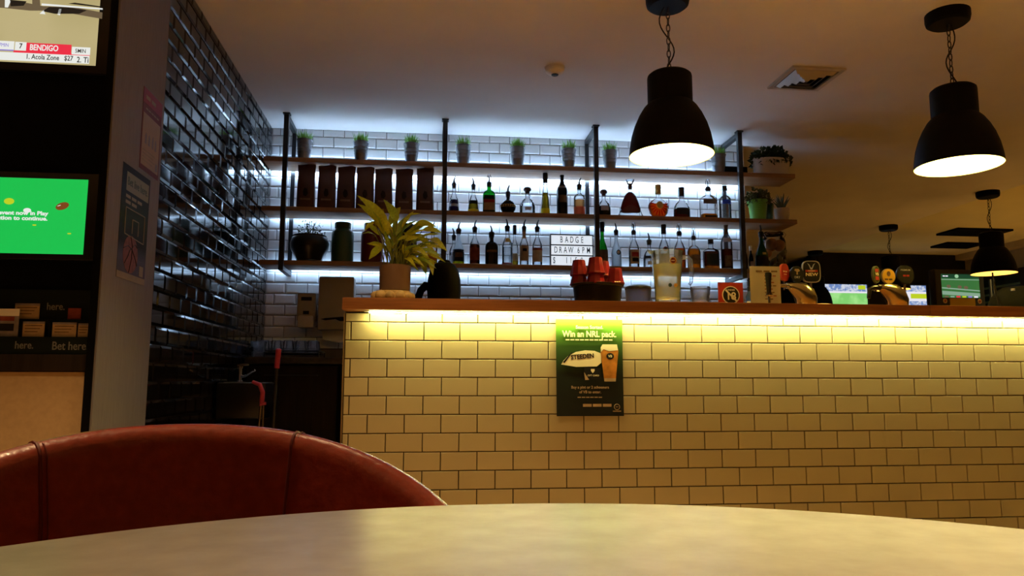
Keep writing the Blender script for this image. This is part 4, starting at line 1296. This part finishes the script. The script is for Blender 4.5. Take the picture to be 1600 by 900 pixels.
# ================================================================== LEFT WALL NOTICES
M_dimtan = mat('dim tan print', (.22, .17, .10), .6, noise=.1)
ps = thing('red_notice', 'red and cream notice high on the grey column', 'notice', (-.8858, -.10, 1.795), PI / 2)
part('sheet', MB().box(-.104, .104, -.0012, 0, -.165, .165), mat('deep red print', (.10, .018, .018), .6), ps)
part('panel_print', MB().box(-.094, .094, -.0018, -.0013, -.145, .065), mat('dull cream print', (.27, .185, .11), .6, noise=.06), ps)
part('banner_print', MB().box(-.104, .104, -.0018, -.0013, .105, .165), mat('pink red print', (.20, .022, .035), .55), ps)
dash(.12, .016, M_dimtan, ps, (-.02, -.0022, .132))
dash(.15, .007, M_dimtan, ps, (.0, -.0022, .085))
for k, (x_, s_) in enumerate(((-.055, .034), (-.02, .034), (.02, .038), (.052, .034))):
    part('figure_print', MB().prism([(x_ - .010, -.055), (x_ + .010, -.055), (x_ + .008, -.055 + s_), (x_, -.055 + s_ * 1.4), (x_ - .008, -.055 + s_)], -.0024, -.0019), mat('grey print', (.16, .14, .14), .6), ps)
for k in range(4):
    part('text_line', MB().box(-.08, .05 - .02 * (k % 2), -.0024, -.0019, -.085 - .014 * k, -.079 - .014 * k), M_dimtan, ps)
part('mark', MB().box(.062, .082, -.0024, -.0019, -.135, -.105), MATS['grey print'], ps)
ps = thing('basketball_poster', 'dark basketball poster reading bet live here on the grey column', 'poster', (-.8858, -.215, 1.394), PI / 2)
part('sheet', MB().box(-.138, .138, -.0012, 0, -.215, .215), ramp_mat('court print', [(0, (.06, .05, .07)), (.18, (.06, .065, .10)), (.32, (.012, .016, .02)), (.55, (.018, .034, .02)), (.8, (.012, .024, .032)), (1, (.008, .012, .022))], .7), ps)
part('heading_print', MB().box(-.098, .125, -.0018, -.0013, .118, .190), mat('dull tan print', (.20, .185, .105), .6), ps)
text('Bet live here.', .045, M_darkleaf, ps, (.012, -.0022, .155), bold=.012, sx=.85)
dash(.17, .012, M_dimtan, ps, (-.098, -.0018, .098), 'LEFT')
dash(.12, .012, M_dimtan, ps, (-.098, -.0018, .076), 'LEFT')
hb = MB()
for (a, b) in (((-.09, .055), (.10, .055)), ((.10, .055), (.10, -.055)), ((.10, -.055), (-.09, -.045)), ((-.09, -.045), (-.09, .055)), ((-.02, .02), (.04, .02)), ((.04, .02), (.04, -.035)), ((-.02, .02), (-.02, -.035))):
    hb.tube([(a[0], -.0016, a[1]), (b[0], -.0016, b[1])], .0022, 5)
part('hoop_print', hb, M_dimtan, ps)
part('ball_print', MB().disc(-.02, -.115, .072, .072, -.0019, -.0013), mat('dull orange print', (.16, .05, .035), .6, noise=.3, nscale=60), ps)
bl = MB()
for (pts) in ([(-.09, -.10), (-.05, -.085), (-.01, -.095), (.03, -.13), (.045, -.15)], [(-.03, -.045), (-.01, -.08), (-.01, -.13), (-.03, -.185)], [(-.075, -.155), (-.05, -.13), (-.03, -.10), (.02, -.07), (.04, -.08)]):
    bl.tube([(a, -.0022, b) for a, b in pts], .0018, 5)
part('seam_print', bl, M_darkprint, ps)
part('mark', MB().box(.075, .115, -.0019, -.0013, -.185, -.145), M_dimtan, ps)
part('footer_print', MB().box(-.138, .138, -.0019, -.0013, -.215, -.190), M_dimtan, ps)

# ================================================================== BETTING CORNER
YW = -.40
tv = thing('television', 'wall television showing a trotting race and a red bendigo caption', 'television', (0, YW, 0))
part('bezel', MB().box(-1.775, -.925, -.020, -.001, 1.915, 2.405, .004), M_blackgloss, tv)
M_scr = mat('sandy racetrack picture', (.05, .05, .04), .4, emit=(.44, .37, .17), es=1.0, noise=0)
M_scrw = mat('white picture', (.05, .05, .05), .4, emit=(.80, .82, .78), es=1.0)
M_scrr = mat('red picture', (.05, .01, .01), .4, emit=(.82, .03, .06), es=1.0)
M_scrk = mat('dark picture', (.01, .01, .01), .4, emit=(.012, .010, .008), es=1.0)
M_scrb = mat('brown picture', (.01, .01, .01), .4, emit=(.14, .10, .055), es=1.0)
M_scrp = mat('purple picture', (.01, .01, .01), .4, emit=(.25, .20, .60), es=1.0)
SY = -.0225
sc = part('screen', MB().box(-1.765, -.978, SY, -.020, 1.945, 2.392), M_scr, tv)


def px(x):
    return -1.305 + x * .002187


def pz(y):
    return 1.944 + (97 - y) * .00248


def plate(nm, x0, x1, y0, y1, m, lay, par):
    return part(nm, MB().box(x0, x1, SY - .0006 * lay - .0004, SY - .0006 * lay, y0, y1), m, par)


plate('caption_band', px(-40), px(20.5), pz(78.5), pz(65.5), M_scrw, 1, sc)
plate('caption_rule', px(-40), px(20.5), pz(80.3), pz(78.5), M_scrp, 1, sc)
plate('number_box', px(22), px(39.5), pz(78.8), pz(66), M_scrw, 1, sc)
plate('race_band', px(39.5), px(110), pz(81.5), pz(66.5), M_scrr, 1, sc)
plate('race_rule', px(20), px(140), pz(82.3), pz(79.2), M_scrr, .6, sc)
plate('time_box', px(111), px(140), pz(81.3), pz(69.5), M_scrw, 1, sc)
plate('runner_band', px(-40), px(139.5), pz(94.5), pz(82.3), M_scrw, 1, sc)
T = SY - .0018
text('7', .027, M_scrk, sc, (px(31), T, pz(72.6)), sx=.8, bold=.015)
text('BENDIGO', .031, M_scrw, sc, (px(45), T, pz(73.8)), align='LEFT', sx=.72, bold=.02)
text('5MIN', .021, M_scrk, sc, (px(125), T, pz(75.8)), sx=.78, bold=.003)
text('7MIN', .019, M_scrp, sc, (px(5), T, pz(72)), sx=.75)
text('1. Acola Zone   $27', .0262, M_scrk, sc, (px(40), T, pz(88)), align='LEFT', sx=.76, bold=.01)
text('2. Ti', .030, M_scrk, sc, (px(139), T, pz(89.5)), align='RIGHT', sx=.76, bold=.01)
for (pts, m) in (([(0, 15), (40, 17), (80, 15), (155, 24), (155, 14), (110, 8), (60, 9), (20, 3), (-60, 0), (-60, 14)], M_scrb), ([(10, 12), (30, 10), (34, 3), (8, 2)], M_scrk), ([(60, 17), (80, 20), (118, 18), (130, 12), (100, 9), (70, 10)], M_scrk),
                 ([(100, 3), (153, 6.5), (153, 4.8), (110, 1)], M_scrk), ([(44, 13), (52, 15), (56, 8), (54, -4), (42, -4)], M_scrb), ([(1, 14), (6, 14), (9, 5), (6, -2), (0, 0)], M_scrw), ([(56, 21), (65, 21.5), (62, 15)], M_scrw), ([(84, 21), (88, 22), (90, 12), (86, 12)], M_scrw),
                 ([(58, 8), (155, 9.5), (155, 7.5), (58, 5)], M_scrw)):
    q = [(px(a), pz(b)) for a, b in pts]
    ar = sum(q[i][0] * q[(i + 1) % len(q)][1] - q[(i + 1) % len(q)][0] * q[i][1] for i in range(len(q)))
    if ar < 0:
        q.reverse()
    y_ = SY - .0006 if m is M_scrb else SY - .0012
    part('picture_shape', MB().prism(q, y_ - .0003, y_), m, sc)

tv = thing('television', 'wall screen glowing green with a rugby ball and balloons', 'television', (0, YW, 0))
part('bezel', MB().box(-1.455, -.935, -.020, -.001, 1.225, 1.54, .004), M_blackgloss, tv)
M_scrg = mat('green picture', (.01, .05, .02), .4, emit=(.010, .52, .075), es=1.0)
M_scry = mat('yellow picture', (.05, .05, .01), .4, emit=(.50, .62, .02), es=1.0)
M_scro = mat('ball brown picture', (.05, .02, .01), .4, emit=(.20, .055, .012), es=1.0)
sc = part('screen', MB().box(-1.448, -.974, SY, -.020, 1.246, 1.517), M_scrg, tv)


def gx(x):
    return -1.271 + x * .002146


def gz(y):
    return 1.517 - (y - 279) * .00232


T = SY - .0018
text('ing event now in Play', .020, M_scrw, sc, (gx(80), T, gz(334)), align='RIGHT', bold=.03, sx=1.15)
text('nd action to continue.', .020, M_scrw, sc, (gx(80), T, gz(342)), align='RIGHT', bold=.03, sx=1.15)
part('picture_ball', MB().disc(gx(18), gz(316), .017, .0115, SY - .0005, SY - .0001), M_scry, sc)
part('picture_ball', MB().disc(gx(47), gz(329.5), .013, .0085, SY - .0005, SY - .0001), M_scrw, sc)
rb_ = part('picture_rugby_ball', MB().disc(0, 0, .023, .013, SY - .0005, SY - .0001), M_scro, sc, (gx(101), 0, gz(321.5)), (0, -.35, 0))
part('lace', MB().box(-.015, -.004, SY - .001, SY - .0006, .004, .006), M_scrw, rb_)
for a, b in ((60, 352), (115, 364), (1, 383)):
    part('confetti', MB().box(gx(a) - .006, gx(a) + .006, SY - .0005, SY - .0001, gz(b) - .0022, gz(b) + .0022), M_scry, sc)

bc = thing('betting_counter', 'betting counter with beige front panel and dark ledge', 'counter', (0, YW, 0))
part('front_panel', MB().box(-3.2, -.926, -.055, -.001, .06, .832), mat('beige laminate', (.48, .35, .19), .6, noise=.06, nscale=60), bc)
part('ledge', MB().box(-3.2, -.9175, -.069, -.001, .835, .892, .003), M_darklam, bc)
part('plinth', MB().box(-3.2, -.926, -.035, -.001, 0, .06), M_black, bc)
rc = thing('brochure_rack', 'dark two tier brochure rack lettered bet here', 'rack', (0, YW, 0))
M_rack = mat('very dark green', (.006, .011, .008), .5, noise=.2)
part('back_board', MB().box(-2.2, -.918, -.012, -.0012, .893, 1.12), M_rack, rc)
part('upper_lip', MB().box(-2.2, -.918, -.030, -.022, .985, 1.015), M_rack, rc)
part('lower_lip', MB().box(-2.2, -.918, -.060, -.052, .893, .951), M_rack, rc)
part('divider', MB().box(-1.0565, -1.0505, -.052, -.013, .893, 1.01), M_black, rc)
part('divider', MB().box(-1.148, -1.142, -.052, -.013, .893, 1.01), M_black, rc)
M_word = mat('dim grey lettering', (.17, .18, .17), .6)
text('Bet here.', .040, M_word, rc, (-.977, -.0606, .920), align='CENTER', sx=.80, bold=.01)
text('here.', .036, M_word, rc, (-1.125, -.0606, .922), align='CENTER', sx=.82, bold=.01)
text('here.', .036, M_word, rc, (-1.055, -.0124, 1.060), align='CENTER', sx=.82, bold=.01)
for x0, x1, y_, z0, z1, m, lab in ((-1.142, -1.072, -.045, .953, 1.005, 'a', 'small buff betting form in the lower rack, under the word here'), (-1.046, -.968, -.045, .953, 1.003, 'a', 'small buff betting form in the lower rack, inner of the pair by the column'),
                                   (-.962, -.924, -.045, .953, 1.000, 'a', 'narrow buff betting form in the lower rack beside the column'), (-1.185, -1.105, -.020, 1.016, 1.070, 'a', 'buff betting form standing in the upper rack'),
                                   (-1.010, -.967, -.020, 1.016, 1.055, 'b', 'dim reddish leaflet in the upper rack by the column'), (-1.30, -1.155, -.048, .953, 1.048, 'c', 'white topped leaflet with a red band in the rack')):
    lf = thing('leaflet', lab, 'leaflet', ((x0 + x1) / 2, YW + y_, z0), 0, group='leaflets in the brochure rack')
    hw, hh = (x1 - x0) / 2, z1 - z0
    part('sheet', MB().box(-hw, hw, 0, .003, 0, hh), {'a': M_tanprint, 'b': M_redlabel, 'c': M_greylabel}[m], lf)
    if m == 'a':
        for q in range(3):
            part('text_line', MB().box(-hw * .8, hw * (.8 - .2 * q), -.0005, -.0001, hh * (.7 - .2 * q), hh * (.76 - .2 * q)), M_brownlabel, lf)
        part('heading', MB().box(-hw, hw, -.0005, -.0001, hh * .86, hh), M_greylabel, lf)
    if m == 'c':
        part('heading', MB().box(-hw, hw, -.0005, -.0001, hh * .74, hh), M_white, lf)
        part('red_band', MB().box(-hw, hw * .8, -.0005, -.0001, hh * .56, hh * .72), M_redlabel, lf)
        part('dark_band', MB().box(-hw, hw * .8, -.0005, -.0001, hh * .2, hh * .46), M_darkprint, lf)

# ================================================================== FAR ROOM SCREENS
M_grass = mat('pitch picture', (.02, .05, .02), .4, emit=(.22, .62, .16), es=1.0)
M_crowd = mat('crowd picture', (.02, .02, .04), .4, emit=(.14, .24, .52), es=1.0)
M_pinkw = mat('pale picture', (.05, .05, .05), .4, emit=(.80, .78, .85), es=1.0)


def screen_noise(m, col2, scale):
    nt = m.node_tree
    b_ = nt.nodes['Principled BSDF']
    tc = nt.nodes.new('ShaderNodeTexCoord')
    n = nt.nodes.new('ShaderNodeTexNoise')
    n.inputs['Scale'].default_value = scale
    r = nt.nodes.new('ShaderNodeValToRGB')
    r.color_ramp.elements[0].position = .42
    r.color_ramp.elements[1].position = .6
    r.color_ramp.elements[0].color = b_.inputs['Emission Color'].default_value
    r.color_ramp.elements[1].color = (*col2, 1)
    nt.links.new(tc.outputs['Object'], n.inputs['Vector'])
    nt.links.new(n.outputs[0], r.inputs[0])
    nt.links.new(r.outputs[0], b_.inputs['Emission Color'])


screen_noise(M_crowd, (.62, .66, .75), 28)
screen_noise(M_grass, (.35, .75, .25), 6)
screen_noise(M_scr, (.50, .42, .21), 3)
ft = thing('television', 'bright far television showing a green football pitch', 'television', (6.26, 7.085, 1.84))
part('bezel', MB().box(-.36, .36, -.05, -.001, -.02, .395), M_blackgloss, ft)
sc = part('screen', MB().box(-.335, .325, -.0525, -.0502, .0, .255), M_grass, ft)
part('crowd', MB().box(-.335, .325, -.0540, -.0526, .262, .372), M_crowd, sc)
part('touchline', MB().box(-.335, .325, -.0545, -.0526, .245, .270), M_pinkw, sc)
part('score_bug', MB().box(.19, .30, -.0555, -.0541, .30, .36), M_scry, sc)
ft = thing('television', 'far television half hidden behind the second beer fount', 'television', (7.28, 7.085, 1.84))
part('bezel', MB().box(-.30, .245, -.05, -.001, -.02, .395), M_blackgloss, ft)
sc = part('screen', MB().box(-.28, .225, -.0525, -.0502, .0, .372), M_pinkw, ft)
part('crowd', MB().box(-.28, .225, -.0540, -.0526, .28, .372), M_crowd, sc)
part('crowd', MB().box(-.28, .225, -.0540, -.0526, .0, .14), M_crowd, sc)
part('caption', MB().box(-.02, .225, -.0540, -.0526, .18, .25), M_scry, sc)
ko = thing('betting_kiosk', 'black betting kiosk with a green racing screen and yellow panel', 'kiosk', (6.50, 5.0, 0))
part('cabinet', MB().box(-.31, .31, 0, .12, 0, 2.13, .01), M_blackgloss, ko)
sc = part('screen', MB().box(-.235, .245, -.004, -.0002, 1.795, 2.075), mat('racing picture', (.02, .05, .02), .4, emit=(.035, .15, .04), es=1.0), ko)
part('top_band', MB().box(-.235, .245, -.0055, -.0041, 2.025, 2.075), mat('dark green picture', (.01, .02, .01), .4, emit=(.006, .05, .022), es=1.0), sc)
part('emblem', MB().disc(-.04, 2.050, .024, .022, -.0070, -.0056), mat('pale green picture', (.02, .05, .02), .4, emit=(.30, .55, .32), es=1.0), sc)
dash(.075, .014, M_pinkw, sc, (-.18, -.0060, 2.05))
M_rail = mat('rail picture', (.02, .05, .02), .4, emit=(.22, .36, .25), es=1.0)
part('rail', MB().box(-.235, .245, -.0055, -.0041, 2.005, 2.015), M_rail, sc)
part('rail', MB().prism([(-.235, 1.902), (.245, 1.872), (.245, 1.886), (-.235, 1.918)], -.0055, -.0041), M_rail, sc)
part('lower_band', MB().prism([(-.235, 1.83), (.245, 1.81), (.245, 1.85), (-.235, 1.875)], -.0055, -.0041), M_rail, sc)
for k in range(3):
    part('horse', MB().disc(-.15 + .11 * k + .03 * (k % 2), 1.928 - .006 * k, .026, .020, -.0070, -.0056), M_scrb, sc)
for k in range(6):
    part('silks', MB().box(-.21 + .075 * k, -.16 + .075 * k, -.0070, -.0056, 1.797, 1.815), (M_scrb, M_rail, M_scrr, M_scry, M_scrp, M_pinkw)[k], sc)
part('yellow_panel', MB().box(-.145, .175, -.006, -.0002, 1.58, 1.790), mat('ochre panel', (.40, .25, .03), .5), ko)
for s_ in (-.205, .235):
    part('badge', MB().disc(s_, 1.755, .026, .028, -.005, -.0002), M_tanprint, ko)
    part('badge_print', MB().disc(s_, 1.755, .012, .016, -.0075, -.0052), M_redlabel, ko)
po_ = thing('metal_pole', 'slim twin metal pole beside the betting kiosk', 'pole', (7.05, 5.2, 0))
part('tube', MB().lathe([(.016, 0), (.016, 2.05)], 10), M_steel, po_)
part('tube', MB().lathe([(.016, 0), (.016, 2.05)], 10, (.05, 0, 0)), M_chrome, po_)
part('foot', MB().lathe([(.16, 0), (.16, .02)], 20, (.025, 0, 0)), M_steel, po_)

# ================================================================== CHAIR
CX, CY = .019, -2.481
AX = .297        # turns the chair's front (-y) towards the table
ch = thing('tub_chair', 'red leather tub chair with rounded stitched back drawn up to the table', 'chair', (CX, CY, 0), AX)
M_leather = mat('red leather', (.19, .022, .010), .27, noise=.16, nscale=70, bump=.12, spec=.45)
RC = .372


def top_h(ph):
    return .744 - .224 * abs(ph / (PI * .5)) ** 2.25


def shell():
    v, f = [], []
    N = 72
    prof = None
    ph0, ph1 = -PI * .62, PI * .62
    rows = []
    for i in range(N + 1):
        ph = ph0 + (ph1 - ph0) * i / N
        th = top_h(ph)
        T_ = .026
        ring = []
        # outer face up, roll over the top, inner face down (radius offset, height)
        for (dr, z) in ((-.055, .33), (-.02, .42), (-.004, .52), (0, th - .05), (-.001, th - .028)):
            ring.append((RC + dr, min(z, th - .03)))
        for q in range(9):
            a = q / 8 * PI
            ring.append((RC - T_ + T_ * math.cos(a), th - T_ + T_ * math.sin(a)))
        for (dr, z) in ((-.056, th - .045), (-.066, th - .09), (-.078, .55), (-.088, .46), (-.095, .40)):
            ring.append((RC + dr, min(z, th - .032)))
        rows.append([(r * math.sin(ph), r * math.cos(ph), z) for r, z in ring])
    n = len(rows[0])
    for r in rows:
        v += r
    for i in range(N):
        for k in range(n - 1):
            a = i * n + k
            f.append((a, a + 1, a + n + 1, a + n))
    f.append(tuple(range(n - 1, -1, -1)))
    f.append(tuple(range(N * n, N * n + n)))
    return MB().add(v, f), rows


sb, rows = shell()
part('backrest', sb, M_leather, ch, smooth=70)
M_seam = mat('dark red seam', (.09, .010, .006), .5, noise=.1)
for i in (27, 44):
    part('seam', MB().tube([Vector(p) for p in rows[i][2:-1]], .0022, 6), M_seam, ch)
    part('stitching', MB().tube([Vector(p) + Vector((.007, 0, 0)) for p in rows[i][6:-2]], .0009, 5), M_seam, ch)
pip = []
for i in range(0, 73, 2):
    x_, y_, z_ = rows[i][5]
    pip.append((x_ * 1.006, y_ * 1.006, z_ + .004))
part('piping', MB().tube(pip, .0032, 6), mat('pale piping', (.45, .38, .33), .4, noise=.1), ch)
part('seat_cushion', MB().lathe([(.20, .36), (.262, .37), (.268, .43), (.250, .455), (.05, .462)], 40), M_leather, ch)
part('seat_pan', MB().lathe([(.24, .31), (.30, .33), (.305, .36), (.20, .362)], 40), M_leather, ch)
part('column', MB().lathe([(.03, .02), (.03, .31)], 16), M_chrome, ch)
part('foot', MB().lathe([(.23, 0), (.23, .008), (.05, .022), (.03, .024)], 36), M_chrome, ch)

# ================================================================== TABLE
tb = thing('round_table', 'round pale cafe table right in front with a glossy top', 'table', (.298, -3.074, 0))
M_table = bpy.data.materials.new('pale laminate')
M_table.use_nodes = True
nt = M_table.node_tree
b_ = nt.nodes['Principled BSDF']
b_.inputs['Roughness'].default_value = .26
b_.inputs['Specular IOR Level'].default_value = .08
tc = nt.nodes.new('ShaderNodeTexCoord')
n = nt.nodes.new('ShaderNodeTexNoise')
n.inputs['Scale'].default_value = 38
n.inputs['Detail'].default_value = 6
r = nt.nodes.new('ShaderNodeValToRGB')
r.color_ramp.elements[0].position = .3
r.color_ramp.elements[1].position = .7
r.color_ramp.elements[0].color = (.43, .41, .37, 1)
r.color_ramp.elements[1].color = (.51, .49, .45, 1)
nt.links.new(tc.outputs['Object'], n.inputs['Vector'])
nt.links.new(n.outputs[0], r.inputs[0])
nt.links.new(r.outputs[0], b_.inputs['Base Color'])
part('tabletop', MB().lathe([(.380, .690), (.394, .692), (.3985, .697), (.400, .704), (.3985, .712), (.394, .7165), (.388, .717), (.02, .717)], 128), M_table, tb)
part('underside_ring', MB().lathe([(.06, .672), (.15, .676), (.15, .6895)], 32), M_steel, tb)
part('pedestal', MB().lathe([(.036, .03), (.036, .672)], 20), M_steel, tb)
part('foot', MB().lathe([(.26, 0), (.26, .010), (.06, .028), (.04, .032)], 40), M_steel, tb)
